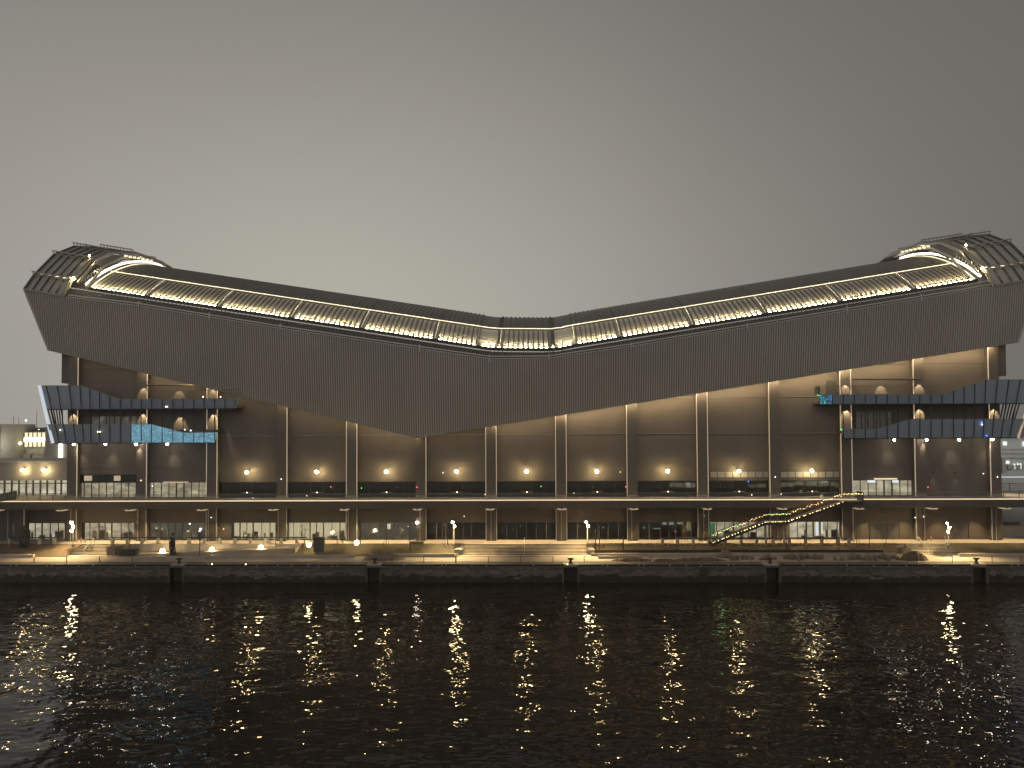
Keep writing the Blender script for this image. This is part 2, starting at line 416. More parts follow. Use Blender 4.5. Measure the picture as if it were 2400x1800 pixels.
# core body (wall behind the panels)
xl, xr = XU(158, 0.4), XU(2347, 0.4)
core = MB()
core.prism([(xl, G1-0.5), (xr, G1-0.5), (xr, zbot(xr)+2.0), (CB[2][0]+3, CB[2][1]+6), (xl, zbot(xl)+2.0)], 1.9, 40)
core.build('rear_wall', M['wall2'], stad)
for px0, px1, py0, py1, Yf in ((144, 176, 828, 898, -1.0), (2325, 2357, 812, 881, -1.0)):
    a = U(px0, py1, Yf); b = U(px1, py0, Yf)
    MB().box(a.x, b.x, Yf, 12, a.z, b.z+3).build('end_block', M['wall2'], stad)

# barrel roof
YR = 3.0
base_px = [(209, 676), (1121, 813), (1145, 816.5), (1169, 818), (1292, 819), (1318, 816), (1346, 810), (2290, 657)]
BR = [(U(a, b, YR).x, U(a, b, YR).z) for a, b in base_px]
def z0(x): return interp(BR, x)
RC, YCEN = 49.0, 29.0
def prof(s):    # s = distance back from the eave
    return math.sqrt(max(0, RC*RC-(YCEN-s)**2)) - math.sqrt(RC*RC-YCEN**2)
def pnorm(s):
    a = math.asin((YCEN-s)/RC); return (-math.sin(a), math.cos(a))
def rpt(x, s, off=0.0):
    ny, nz = pnorm(s)
    return (x, YR+s+ny*off, z0(x)+prof(s)+nz*off)
XA, XZ = BR[0][0], BR[-1][0]
# bay dividers measured along the eave
div_px = [209, 345, 513, 683, 848, 1020, 1121, 1165, 1172, 1292, 1300, 1346, 1452, 1622, 1793, 1969, 2143, 2290]
DV = [U(p, 700, YR).x for p in div_px]
MIDS = 7.0
FP = 0.90
def flute(x, kind):
    t = (x/FP) % 1.0
    if kind == 'low': return 0.26*(1-abs(2*t-1)*1.0)**2.0 if True else 0
    return 0.0
plain = {6, 10}
def roof_ribs(xa, xb, s1, parent):
    mb = MB(); n = max(2, round((xb-xa)/FP)); w = (xb-xa)/n
    for k in range(n):
        x = xa+w*(k+.5)
        for j in range(10):
            a, b = s1*j/10, s1*(j+1)/10
            mb.hull8([rpt(x-.12, a, 0), rpt(x+.12, a, 0), rpt(x+.09, a, .27), rpt(x-.09, a, .27)],
                     [rpt(x-.13, b, 0), rpt(x+.13, b, 0), rpt(x+.09, b, .27), rpt(x-.09, b, .27)])
    return mb.build('roof_rib', M['rooftop'], parent, kind='stuff')  # dark rib colour imitates unlit gaps between the light fans
def roof_bay(xa, xb, s0, s1, ns, amp, per, name, m, pl=False):
    mb = MB(); xs = []
    if pl: xs = [(xa+(xb-xa)*k/6, 0.0) for k in range(7)]
    else:
        n = max(2, round((xb-xa)/per)); w = (xb-xa)/n
        for k in range(n):
            for t, h in ((0, 0), (0.32, 0.0), (0.42, amp), (0.58, amp), (0.68, 0.0)):
                xs.append((xa+w*(k+t), h))
        xs.append((xb, 0.0))
    ss = [s0+(s1-s0)*k/ns for k in range(ns+1)]
    nx = len(xs)
    for s in ss:
        for x, h in xs: mb.v.append(rpt(x, s, h))
    for j in range(ns):
        for i in range(nx-1):
            a = j*nx+i; mb.f.append((a, a+1, a+nx+1, a+nx))
    return mb.build(name, m, stad)
for k in range(len(DV)-1):
    g = 0.05
    rp_ = roof_bay(DV[k]+g, DV[k+1]-g, 0.0, MIDS, 10, 0.0, FP, 'roof_light_panel', M['rooflow'], True)
    if k not in plain: roof_ribs(DV[k]+g, DV[k+1]-g, MIDS, rp_)
    roof_bay(DV[k]+g, DV[k+1]-g, MIDS+0.1, 44, 22, 0.22, FP, 'roof_panel', M['rooftop'], k in plain)
# under-roof backing so that no gap shows
bb = MB(); ss = [0.0+44*k/22 for k in range(23)]
xs = [b[0] for b in BR]; xs = [XA-9] + xs[1:-1] + [XZ+9]
for s in ss:
    for x in xs: bb.v.append(rpt(x, s, -0.35))
nx = len(xs)
for j in range(22):
    for i in range(nx-1):
        a = j*nx+i; bb.f.append((a, a+1, a+nx+1, a+nx))
bb.build('roof_deck', M['trough'], stad)
# standing ribs between bays: a dotted line of small lights on the lower roof
for k in range(1, len(DV)-1):
    mb = MB()
    for j in range(10):
        mb.bar(rpt(DV[k], MIDS*j/10, 0.36), rpt(DV[k], MIDS*(j+1)/10, 0.36), 0.06, 0.08)
    fr = mb.build('roof_divider', M['midmetal'], stad)
    if k not in (6, 7, 9, 10):
        mb = MB()
        for j in range(14):
            s = MIDS*(j+0.5)/14; p = rpt(DV[k], s, 0.42); mb.box(p[0]-.05, p[0]+.05, p[1]-.05, p[1]+.05, p[2]-.05, p[2]+.05)
        mb.build('divider_light', M['roofline'], fr, kind='stuff')
# line light at the top of the lit band, eave beam raised to block uplight spill, truss under it
for k in range(len(BR)-1):
    x0, x1 = BR[k][0], BR[k+1][0]
    MB().bar(rpt(x0, MIDS, 0.42), rpt(x1, MIDS, 0.42), 0.13, 0.13).build('roof_line_light', M['roofline'], stad)
    er = MB().bar((x0, YR-0.22, z0(x0)-0.06), (x1, YR-0.22, z0(x1)-0.06), 0.10, 0.62).build('eave_beam_shield', M['black'], stad)
n_l = int((XZ-XA)/FP)
proto = None; ROOF_W = 1150
for k in range(len(DV)-1):
    n = max(2, round((DV[k+1]-DV[k])/FP)); w = (DV[k+1]-DV[k])/n
    for i in range(n):
        x = DV[k]+w*(i+0.0)
        if i == 0: continue
        p = rpt(x, 0.26, 0.20)
        if proto is None:
            proto = MB().box(p[0]-.24, p[0]+.24, p[1]-.06, p[1]+.06, p[2]-.05, p[2]+.05).build('roof_uplight', M['roofdot'], stad, org=p)
            proto['label'] = 'small warm uplight at the foot of a roof flute'
        else: place(proto, stad, p)
        sd = bpy.data.lights.get('roof_uplight_lamp')
        if sd is None:
            q = lamp('SPOT', 'roof_uplight_lamp', rpt(x, 0.30, 0.34), ROOF_W, (1.0, 0.80, 0.44), 0.05, (0, math.cos(0.56), math.sin(0.56)), 60, 0.7)
        else:
            q2 = q.copy(); COL.objects.link(q2); q2.location = rpt(x, 0.30, 0.34)
# lattice under the eave: zigzag braces in front of a dark trough
tr = MB(); pipe = MB()
x = XA-3
while x < XZ+3:
    za, zb = ztop(x)+0.2, z0(x)-0.35
    x2 = x+0.75
    tr.bar((x, YT+2.2, za+0.3), (x+0.37, YR-0.5, zb), 0.07, 0.07)
    tr.bar((x+0.37, YR-0.5, zb), (x2, YT+2.2, za+0.3), 0.07, 0.07)
    x = x2
trough = MB()
for k in range(60):
    a = XL+1+(XR-XL-2)*k/60; b = XL+1+(XR-XL-2)*(k+1)/60
    trough.quad((a, YT+0.35, ztop(a)-0.3), (b, YT+0.35, ztop(b)-0.3), (b, YR+0.4, z0(b)-0.5), (a, YR+0.4, z0(a)-0.5))
gut = trough.build('gutter', M['trough'], stad)
tr.build('gutter_lattice', M['midmetal'], gut, kind='stuff')
for k in range(1, len(CT)-2):
    (xa, za), (xb, zb) = CT[k], CT[k+1]
    MB().bar((xa, YT-0.1, za+0.42), (xb, YT-0.1, zb+0.42), 0.22, 0.2).bar((xa, YT-0.1, za+0.05), (xb, YT-0.1, zb+0.05), 0.12, 0.12).build('eave_pipe', M['palemetal'], stad)
for px in (326, 492, 658, 984, 1147, 1286, 1479, 1750, 1985, 2159):
    x = U(px, 750, YT).x; z = ztop(x)
    MB().box(x-0.09, x+0.09, YT-0.35, YT+0.1, z-0.5, z+0.75).build('pipe_bracket', M['palemetal'], stad)
# access ladder masts near the middle
for px in (1286, 1298, 1318):
    x = U(px, 800, YT+1).x; MB().tube((x, YT+1, ztop(x)-0.4), (x, YT+1, ztop(x)+3.0), 0.06).build('mast', M['darkmetal'], stad)

# arch lights at both roof ends
for (xe, s) in ((XA, 1), (XZ, -1)):
    arch = MB(); low = MB(); brk = MB()
    n = 26
    for k in range(n):
        a, b = 27.5*k/n, 27.5*(k+1)/n
        arch.bar(rpt(xe-0.3*s, a, 0.75), rpt(xe-0.3*s, b, 0.75), 0.34, 0.28)
        low.bar(rpt(xe+0.55*s, a, 0.40), rpt(xe+0.55*s, b, 0.40), 0.16, 0.12)
    ar = arch.build('arch_light', M['arc'], stad)
    low.build('arch_trim', M['roofline'], ar)
    for k in range(12):
        q = 0.6+k*0.95
        p = Vector(rpt(xe-0.5*s, q, 0.8)); brk.bar(p, p+Vector((-0.9*s, -0.2, 0.5)), 0.09, 0.09)
        brk.bar(p+Vector((-0.9*s, -0.2, 0.5)), p+Vector((-0.9*s, -0.2, -0.1)), 0.09, 0.09)
    brk.build('lamp_bracket', M['palemetal'], ar, kind='stuff')
    for q in (4, 12, 20):
        p = rpt(xe-1.0*s, q, 1.6); lamp('POINT', 'arch_glow_lamp', p, 140, GOLD, 0.25)

# faceted end canopies
PR = [(-4.0, 0.0), (-1.5, 3.0), (4.0, 8.0), (10.0, 11.0), (19.0, 12.9), (28.0, 13.4), (38.0, 12.2)]
xi_l = U(148, 692, YT).x; xi_r = U(2328, 668, YT).x
for (xo, xi, s) in ((XL, xi_l, 1), (XR, xi_r, -1)):
    can = group_part('end_canopy', stad)
    def cp(x, j, off=0.0):
        y, h = PR[j]; zb_ = ztop(x)
        return Vector((x, y - off*0.7, zb_+h+off*0.7))
    NF = 5
    xsf = [xo + (xi-xo)*k/NF for k in range(NF+1)]
    for j in range(len(PR)-1):
        for k in range(NF):
            a, b = xsf[k]+0.04*s, xsf[k+1]-0.04*s
            p0, p1, p2, p3 = cp(a, j), cp(b, j), cp(b, j+1), cp(a, j+1)
            dn = Vector((0, 0.15, -0.15))
            MB().hull8([p0, p1, p2, p3], [p0+dn, p1+dn, p2+dn, p3+dn]).build('canopy_panel', M['cagepanel'], can)
    for k in range(NF+1):
        fb = MB()
        w = 0.30 if k in (0, NF) else 0.12
        for j in range(len(PR)-1):
            o = 0.2 if k < NF else 0.45
            fb.bar(cp(xsf[k], j, o), cp(xsf[k], j+1, o), w, 0.3)
        fb.build('canopy_rib', M['midmetal'] if k == NF else M['darkmetal'], can)
    for j in range(1, len(PR)-1):
        pb = MB().bar(cp(xo, j, 1.0), cp(xi, j, 1.0), 0.2, 0.2)
        pb.bar(cp(xo, j, 0.35), cp(xi, j, 0.35), 0.14, 0.14)
        for k in range(11):
            x = xo+(xi-xo)*k/10; pb.bar(cp(x, j, 0.3), cp(x, j, 1.0), 0.09, 0.09)
        pb.build('canopy_walkway', M['midmetal'], can)
    pb = MB().bar(cp(xo, 0, 0.2), cp(xi, 0, 0.2), 0.3, 0.3); pb.build('canopy_sill', M['midmetal'], can)
    MB().bar(cp(xi, 2, 0.9), cp(xi-4.2*s, 3, 1.3), 0.12, 0.12).build('canopy_brace', M['darkmetal'], can)
    # inner lit frame, two rings
    for q, (dx, o) in enumerate(((1.0, 0.1), (2.2, -0.8))):
        fb = MB()
        for j in range(1, len(PR)-1):
            fb.bar(cp(xi+dx*s, j, o), cp(xi+dx*s, j+1, o), 0.28, 0.35)
        fb.build('inner_frame', M['palemetal'], can)
    sc_ = MB()
    for j in range(2, len(PR)-1):
        a, b = cp(xi+0.2*s, j, -0.4), cp(xi+0.2*s, j+1, -0.4); c, d = cp(xi+2.4*s, j+1, -1.2), cp(xi+2.4*s, j, -1.2)
        sc_.quad(a, b, c, d)
    sc_.build('inner_lining', M['midmetal'], can)
    # lamps inside: a knee lamp and lower lamps
    for (j, dx, o, r) in ((1, 0.6, 0.9, 0.22), (2, 0.2, 1.2, 0.14)):
        p = cp(xi+dx*s, j, o); MB().ball(p, r).build('canopy_lamp', M['globe'], can, smooth=True)
    for k in (1, 2, 3, 4):
        p = cp(xsf[k]+0.4*s, 1, 0.75); MB().box(p.x-0.35, p.x+0.35, p.y-0.06, p.y+0.06, p.z-0.06, p.z+0.06).build('walkway_lamp', M['strip'] if k < 3 else M['roofline'], can)
    for k in range(7):
        p = cp(xi+3.2*s, 3, 0) + Vector((s*0.2*k, 1.2*k, -0.2+0.12*k)); MB().box(p.x-0.3, p.x+0.3, p.y-.1, p.y+.1, p.z-0.16, p.z+0.16).build('inner_lamp', M['warmpane'], can)

# ------------------------------------------------------------------ stadium walls between deck and cladding
def zline(px, py): return ZU(px, py, 0.0)
JOINTS = [1171, 1128, 1094, 1018, 934, 860]   # heights of the panel joints in the photograph
ZJ = [DECK] + [ZU(1200, j-0, 0.0) for j in JOINTS[1:]] + [60]
for b in range(13):
    x0, x1 = CX[b]+0.8, CX[b+1]-0.8
    wall = group_part('wall_bay', stad)
    for r in range(1, len(ZJ)-1):
        za, zb = ZJ[r], ZJ[r+1]
        if za > max(zbot(x0), zbot(x1))+0.4: continue
        # halves of the bay follow the sloping edge of the cladding
        ta = min(zb, max(zbot(x0), za)+0.8); tb = min(zb, max(zbot(x1), za)+0.8)
        xm = x0+(x1-x0)*0.5
        MB().prism([(x0, za+0.02), (x1, za+0.02), (x1, max(za+.1, tb-0.03)), (x0, max(za+.1, ta-0.03))], 0.0, 0.3).build('wall_panel', M['wall'], wall)
        if r in (2, 3, 4) and b not in (0, 1, 11, 12) or r == 4:
            if r != 2:
                MB().box(x0, x1, -0.09, -0.002, za-0.05, za+0.05).build('wall_rail', M['midmetal'], wall)
            else: MB().box(x0+2, x1-2, -0.06, -0.002, za-0.03, za+0.03).build('wall_rail', M['column'], wall)
# columns with light strips
for i, cxx in enumerate(CX):
    w = 0.85
    zt = min(zbot(cxx-w), zbot(cxx+w))+1.0
    c = MB().box(cxx-w, cxx+w, YC, 0.4, DECK+0.02, zt).build('column', M['column'], stad)
    MB().box(cxx-w, cxx+w, YC, 0.4, G1, DECK-1.6).build('lower_column', M['lowwall'], stad)
    MB().box(cxx-w-.04, cxx+w+.04, YC-0.05, 0.3, DECK+0.03, DECK+0.5).build('column_base', M['concrete'], c)
    sides = (-1, 1) if i in TWO else ((1,) if i < 7 else (-1,))
    for s in sides:
        xx = cxx+s*(w+0.07)
        MB().box(xx-0.05, xx+0.05, YC-0.04, YC+0.12, DECK+0.02, zt-0.2).build('edge_light', M['strip'], c)
        MB().box(xx-0.06, xx+0.06, YC-0.04, YC+0.12, G1, DECK-1.6).build('edge_trim', M['palemetal'], c)
# light battens under the cladding edge, shining down the wall
for b in range(13):
    x0, x1 = CX[b]+0.2, CX[b+1]-0.2
    right = b >= 6
    pw = [25, 90, 40, 60, 85, 35, 120, 215, 240, 260, 270, 250, 260][b]
    za, zb = zbot(x0)+0.15, zbot(x1)+0.15
    if b in (5,): x0 = CB[2][0]+1.5; za = zbot(x0)+0.15
    m = Vector(((x0+x1)/2, -1.95, (za+zb)/2))
    d = Vector((x1-x0, 0, zb-za)); ln = d.length
    o = lamp('AREA', 'edge_batten_lamp', m, pw*1.9, (1.0, 0.74, 0.42), ln, None, sy=0.12)
    # local -Z must point down and in towards the wall, local X along the batten
    X = d.normalized(); Zd = Vector((0, 0.5, -1)); Zd = (Zd - X*Zd.dot(X)).normalized(); Z = -Zd; Y = Z.cross(X)
    o.rotation_euler = Matrix((X, Y, Z)).transposed().to_euler()
    MB().bar((x0, -1.95, za+0.13), (x1, -1.95, zb+0.13), 0.2, 0.1).build('light_batten', M['darkmetal'], stad)

# ------------------------------------------------------------------ terrace (deck)
xdl, xdr = XU(-80, YD), XU(2480, YD)
dk = MB().box(xdl, xdr, YD, 22, DECK-0.9, DECK)
terr = dk.build('terrace_slab', M['concrete'], stad)
MB().box(xdl, xdr, YD-0.10, YD-0.002, DECK-1.42, DECK-0.10).build('terrace_fascia', M['lowwall'], stad)
MB().box(xdl, xdr, YD-0.14, YD-0.102, DECK-0.11, DECK+0.06).build('terrace_edge_glow', M['edge'], stad)  # glow put into the strip imitates a lamplit deck nosing
MB().box(xdl, xdr, -3.2, -2.7, DECK-1.6, DECK-0.9).build('terrace_beam', M['lowwall'], stad)
# lower wall behind the ground floor columns
for b in range(13):
    MB().box(CX[b]+0.8, CX[b+1]-0.8, 0.0, 0.3, G1+3.15, DECK-0.9).build('upper_shop_wall', M['lowwall'], stad)
MB().box(CX[0]-22, CX[0]-0.8, 0.0, 0.3, G1+3.1, DECK-0.9).build('upper_shop_wall', M['lowwall'], stad)
MB().box(CX[0]-10.2, CX[0]-8.6, YC, 0.3, G1, DECK-0.9).build('lower_column', M['lowwall'], stad)
MB().box(CX[0]-8.5, CX[0]-8.3, YC-.1, YC+.1, G1, DECK-1.5).build('downpipe', M['palemetal'], stad)
# brackets carrying the terrace edge and their pale lamps
for i, px in enumerate([10, 158, 317, 483, 648, 813, 982, 1150, 1316, 1482, 1652, 1826, 2003, 2173, 2342]):
    x = XU(px, -2.4, 1200)
    br = MB().prism([(x-0.16, DECK-1.6), (x+0.16, DECK-1.6), (x+0.16, DECK-1.0), (x-0.16, DECK-1.0)], -4.6, -1.2).build('bracket', M['darkmetal'], stad)
    MB().prism([(x-0.5, DECK-1.78), (x+0.5, DECK-1.78), (x+0.8, DECK-1.62), (x-0.8, DECK-1.62)], -4.5, -3.2).build('bracket_lamp', M['strip'], br)
    MB().tube((x, -1.5, G1), (x, -1.5, DECK-1.6), 0.09).build('downpipe', M['midmetal'], stad)
    if i > 0:
        for dx in (3.0, 9.2):
            if i == 14 and dx > 4: continue
            xm = x + dx; pw_ = 6.0*[0, 620, 520, 380, 520, 560, 420, 520, 560, 420, 340, 480, 460, 400, 420][i]
            lamp('SPOT', 'terrace_soffit_lamp', (xm, -2.0, DECK-1.75), pw_, (1.0, 0.74, 0.38), 0.1, (0, -0.04, -1), 82, 0.55)
            MB().box(xm-.15, xm+.15, -2.15, -1.85, DECK-1.72, DECK-1.6).build('downlight', M['darkmetal'], stad)
# glass balustrade on the terrace edge
bal = group_part('balustrade', stad)
MB().bar((xdl, YD+0.25, DECK+1.1), (xdr, YD+0.25, DECK+1.1), 0.05, 0.05).build('handrail', M['midmetal'], bal)
x = xdl
while x < xdr-2:
    if not (XU(1972, YD) < x+1 < XU(2022, YD)):
        MB().box(x+0.03, x+2.37, YD+0.24, YD+0.26, DECK+0.06, DECK+1.06).build('glass_pane', M['railglass'], bal)
    x += 2.4

# ------------------------------------------------------------------ shopfronts
def glazing(px0, px1, zb, zt, Yf, mull, room, gm, depth=1.3, frame='darkmetal', parent=None, doors=()):
    """a recessed glazed front: room behind, panes, mullions, head and sill"""
    parent = parent or stad
    x0, x1 = XU(px0, Yf), XU(px1, Yf)
    w = group_part('shopfront', parent)
    MB().box(x0, x1, Yf+depth, Yf+depth+0.1, zb, zt).build('interior', room, w)  # room light is put into the back wall as emission
    ms = [x0]+[XU(m, Yf) for m in mull]+[x1]
    for a, b in zip(ms, ms[1:]):
        MB().box(a+0.05, b-0.05, Yf+0.06, Yf+0.09, zb+0.08, zt-0.06).build('pane', gm, w)
    for i, m in enumerate(ms):
        t = 0.11 if m in [XU(d, Yf) for d in doors] else 0.055
        MB().box(m-t, m+t, Yf, Yf+0.14, zb, zt).build('mullion', M[frame], w)
    MB().box(x0-0.1, x1+0.1, Yf-0.01, Yf+0.15, zt-0.06, zt+0.1).build('head', M[frame], w)
    MB().box(x0-0.1, x1+0.1, Yf-0.01, Yf+0.15, zb-0.02, zb+0.08).build('sill', M[frame], w)
    return w
ZS = G1+3.1
YS = 0.02
shops = [
 (30, 154, [68, 84, 100, 119, 138], 'hall', 'clearglass', (68, 100)),
 (191, 316, [212, 233, 247, 263, 285, 302], 'room', 'clearglass', (233, 263)),
 (345, 481, [376, 394, 411, 428, 449, 465], 'dimroom', 'clearglass', (394, 428)),
 (543, 647, [563, 579, 594, 614, 633], 'drape', 'clearglass', (563, 594)),
 (670, 811, [688, 708, 727, 742, 758, 778, 797], 'drape', 'clearglass', (727, 758)),
 (843, 977, [870, 890, 906, 923, 942, 960], 'dimroom', 'clearglass', (890, 923)),
 (1000, 1138, [1023, 1036, 1060, 1085, 1105], 'blackroom', 'darkglass', (1023,)),
 (1164, 1303, [1187, 1210, 1233, 1256, 1280], 'blackroom', 'darkglass', ()),
 (1328, 1473, [1352, 1376, 1400, 1424, 1448], 'blackroom', 'darkglass', ()),
 (1496, 1634, [1520, 1546, 1566, 1582, 1600, 1618], 'blackroom', 'darkglass', ()),
 (1662, 1808, [1678, 1697, 1717, 1735, 1752, 1771, 1790], 'room', 'clearglass', (1717, 1752)),
 (1848, 1975, [1867, 1888, 1904, 1920, 1938, 1960], 'hall', 'clearglass', (1888, 1904, 1920)),
]
for (a, b, mu, rm, gm, dr) in shops:
    glazing(a, b, G1+0.02, ZS, YS, mu, M[rm], M[gm], doors=dr)
# made-up furnishings inside the glass; the glowing ones imitate reflections
for (a, b, mu, rm, gm, dr) in shops:
    for k in range(9):
        px = rnd.uniform(a+4, b-8); w_ = rnd.uniform(.15, 1.3); h_ = rnd.uniform(.25, 1.6); x = XU(px, .8)
        lit = rm in ('blackroom', 'dimroom')
        z_ = G1+.1 if (k % 3 or lit is False) else G1+rnd.uniform(1.2, 2.2)
        if lit and k % 3 == 0: w_, h_ = rnd.uniform(.1, .5), rnd.uniform(.08, .3)
        MB().box(x, min(x+w_, XU(b, .8)-.1), .8+.03*k, .82+.03*k, z_, min(z_+h_, ZS-.15)).build('furnishing_and_glint', M['dimroom' if lit and k % 3 else ('warmpane' if lit else ('wall' if k % 2 else 'haze_white'))], stad)
# solid ground floor walls between the shopfronts
def lowwall(pa, pb, m='lowwall'):
    MB().box(XU(pa, 0), XU(pb, 0), 0.0, 0.3, G1, G1+3.15).build('shop_wall', M[m], stad)
for a, b in ((-60, 30), (154, 191), (316, 345), (481, 543), (647, 670), (811, 843), (977, 1000), (1138, 1164), (1303, 1328), (1473, 1496), (1634, 1662), (1808, 1848), (1975, 2037), (2105, 2234), (2267, 2345)):
    lowwall(a, b)
# service doors on the right
for (a, b, t) in ((2038, 2104, 1224), (2235, 2266, 1229)):
    x0, x1 = XU(a, 0.1), XU(b, 0.1); zt = ZU(a, t, 0.1)
    d = MB().box(x0, x1, 0.12, 0.2, G1, zt).build('service_door', M['darkmetal'], stad)
    if b-a > 40:
        for k in range(1, 5):
            MB().box(x0+(x1-x0)*k/5-.03, x0+(x1-x0)*k/5+.03, 0.09, 0.118, G1+.1, zt-.1).build('door_batten', M['black'], d)
    MB().box(x0-.1, x1+.1, -0.03, 0.12, zt, zt+.12).build('door_head', M['column'], d)
    MB().box(x0, x1, 0.0, 0.3, zt+.12, G1+3.15).build('wall_above', M['lowwall'], d)
for (a, b, c, d) in ((2062, 2081, 1189, 1204), (1551, 1581, 1189, 1204)):
    p, q = U(a, d, -0.05), U(b, c, -0.05)
    v = MB().box(p.x, q.x, -0.1, -0.002, p.z, q.z).build('vent', M['darkmetal'], stad)
    for k in range(6):
        zz = p.z+(q.z-p.z)*(k+.5)/6; MB().box(p.x+.05, q.x-.05, -0.14, -0.102, zz-.04, zz+.04).build('louvre', M['black'], v)
# things seen in the shops: counter, screens, sheets
def ip(px0, px1, py0, py1, Y, m, name, dep=0.05):
    a, b = U(px0, py1, Y), U(px1, py0, Y)
    return MB().box(a.x, b.x, Y, Y+dep, a.z, b.z).build(name, M[m], stad)
for (a, b, c, d, m, n) in ((1553, 1562, 1222, 1230, 'whitepane', 'screen'), (1567, 1579, 1222, 1230, 'whitepane', 'screen'), (1588, 1602, 1222, 1229, 'warmpane', 'screen'),
      (1548, 1600, 1244, 1258, 'red', 'counter'), (1531, 1549, 1240, 1258, 'bark', 'cabinet'), (1531, 1549, 1238, 1240, 'whitepane', 'cabinet_light'),
      (1610, 1614, 1223, 1256, 'warmpane', 'shelf_light'), (1616, 1620, 1223, 1254, 'warmpane', 'shelf_light'),
      (1912, 1918, 1222, 1256, 'whitepane', 'hung_light'), (1925, 1928, 1224, 1250, 'whitepane', 'hung_light'),
      (908, 915, 1228, 1240, 'warmpane', 'notice'), (1040, 1046, 1228, 1232, 'warmpane', 'notice'), (250, 259, 1243, 1249, 'warmpane', 'notice'),
      (443, 446, 1226, 1229, 'whitedot', 'ceiling_spot'), (468, 472, 1238, 1242, 'whitedot', 'ceiling_spot'), (1662, 1676, 1226, 1258, 'greenglow', 'green_glow_pane'),
      (60, 66, 1228, 1260, 'warmpane', 'curtain_light'), (36, 42, 1228, 1260, 'warmpane', 'curtain_light')):
    ip(a, b, c, d, 1.15, m, n)
ip(1551, 1600, 1231, 1243, 1.2, 'haze_white', 'back_counter')

# terrace level glazing in every bay
def band(b, py0=1128):
    return CX[b]+0.95, CX[b+1]-0.95
ZBAND = ZJ[1]
for b in range(13):
    px0, px1 = COLPX[b]+12, COLPX[b+1]-12
    if b in (0, 1): rm, gl_ = 'room', 'clearglass'
    elif b == 11: rm, gl_ = 'hall', 'clearglass'
    elif b == 12: rm, gl_ = None, None
    else: rm, gl_ = 'blackroom', 'darkglass'
    if rm is None:
        # lighter blank recess with two spots
        MB().box(XU(2167, .1), XU(2320, .1), 0.0, 0.3, DECK, ZJ[1]+0.02).build('blank_panel', M['wall'], stad)
        for px in (2190, 2242):
            p = U(px, 1108, -0.6)
            lamp('SPOT', 'wall_spot_lamp', (p.x, -0.55, p.z), 70, (1.0, 0.8, 0.5), 0.05, (0.06, 0.14, -1), 42, 0.5)
            MB().box(p.x-.1, p.x+.1, -0.65, -0.0, p.z+.02, p.z+.12).build('spot_fitting', M['darkmetal'], stad)
        continue
    n = 8 if gl_ == 'clearglass' else 5
    mu = [px0+(px1-px0)*k/n for k in range(1, n)]
    glazing(px0, px1, DECK+0.05, ZBAND, 0.03, mu, M[rm], M[gl_], frame='darkmetal' if n == 8 else 'black', doors=((mu[3], mu[4]) if b in (1, 11) else ()))
# door canopies and small lit items at terrace level
for (a, b, c, d, m, n) in ((382, 440, 1129, 1132, 'strip', 'door_canopy'), (2050, 2103, 1121, 1124, 'edge', 'door_canopy'),
      (2035, 2052, 1126, 1131, 'whitepane', 'ceiling_light'), (2093, 2106, 1126, 1131, 'whitepane', 'ceiling_light'),
      (197, 214, 1115, 1127, 'strip', 'clerestory_light'), (267, 281, 1115, 1127, 'strip', 'clerestory_light')):
    p, q = U(a, d, -0.3), U(b, c, -0.3)
    MB().box(p.x, q.x, -0.3, -0.02, p.z, q.z).build(n, M[m], stad)
for (a, b, c, d) in ((180, 320, 1113, 1129), (1664, 1806, 1105, 1119), (1829, 1970, 1105, 1119)):
    p, q = U(a, d, -0.02), U(b, c, -0.02)
    w = group_part('clerestory', stad)
    n = 8
    for k in range(n):
        xa = p.x+(q.x-p.x)*k/n; xb = p.x+(q.x-p.x)*(k+1)/n
        MB().box(xa+.05, xb-.05, -0.05, -0.01, p.z, q.z).build('pane', M['cagepanel' if a > 1000 else 'darkglass'], w)
        MB().box(xa-.05, xa+.05, -0.1, -0.005, p.z-.05, q.z+.05).build('mullion', M['black'], w)
    MB().box(p.x, q.x, -0.12, -0.06, q.z, q.z+.1).build('head', M['black'], w)
    MB().box(p.x, q.x, -0.12, -0.06, p.z-.1, p.z).build('sill', M['black'], w)
# glowing panels imitating white reflections in the dark terrace glass on the right
for (a, b, c, d) in ((1570, 1582, 1131, 1141), (1584, 1600, 1132, 1142), (1603, 1620, 1131, 1143), (1622, 1630, 1132, 1142), (1755, 1768, 1136, 1142), (1771, 1795, 1134, 1142),
                     (1829, 1843, 1131, 1141), (1846, 1862, 1131, 1140), (1865, 1885, 1127, 1137), (1887, 1918, 1127, 1138), (1920, 1944, 1128, 1139), (1947, 1958, 1129, 1139), (1961, 1972, 1131, 1141)):
    p, q = U(a, d, 0.9), U(b, c, 0.9)
    MB().box(p.x, q.x, 0.9, 0.94, p.z, q.z).build('reflection_panel', M['hall'], stad)
for (a, b, c, d) in ((1606, 1618, 1131, 1139), (1925, 1940, 1127, 1132)):
    p, q = U(a, d, 0.85), U(b, c, 0.85)
    MB().box(p.x, q.x, 0.85, 0.89, p.z, q.z).build('reflection_panel', M['whitepane'], stad)
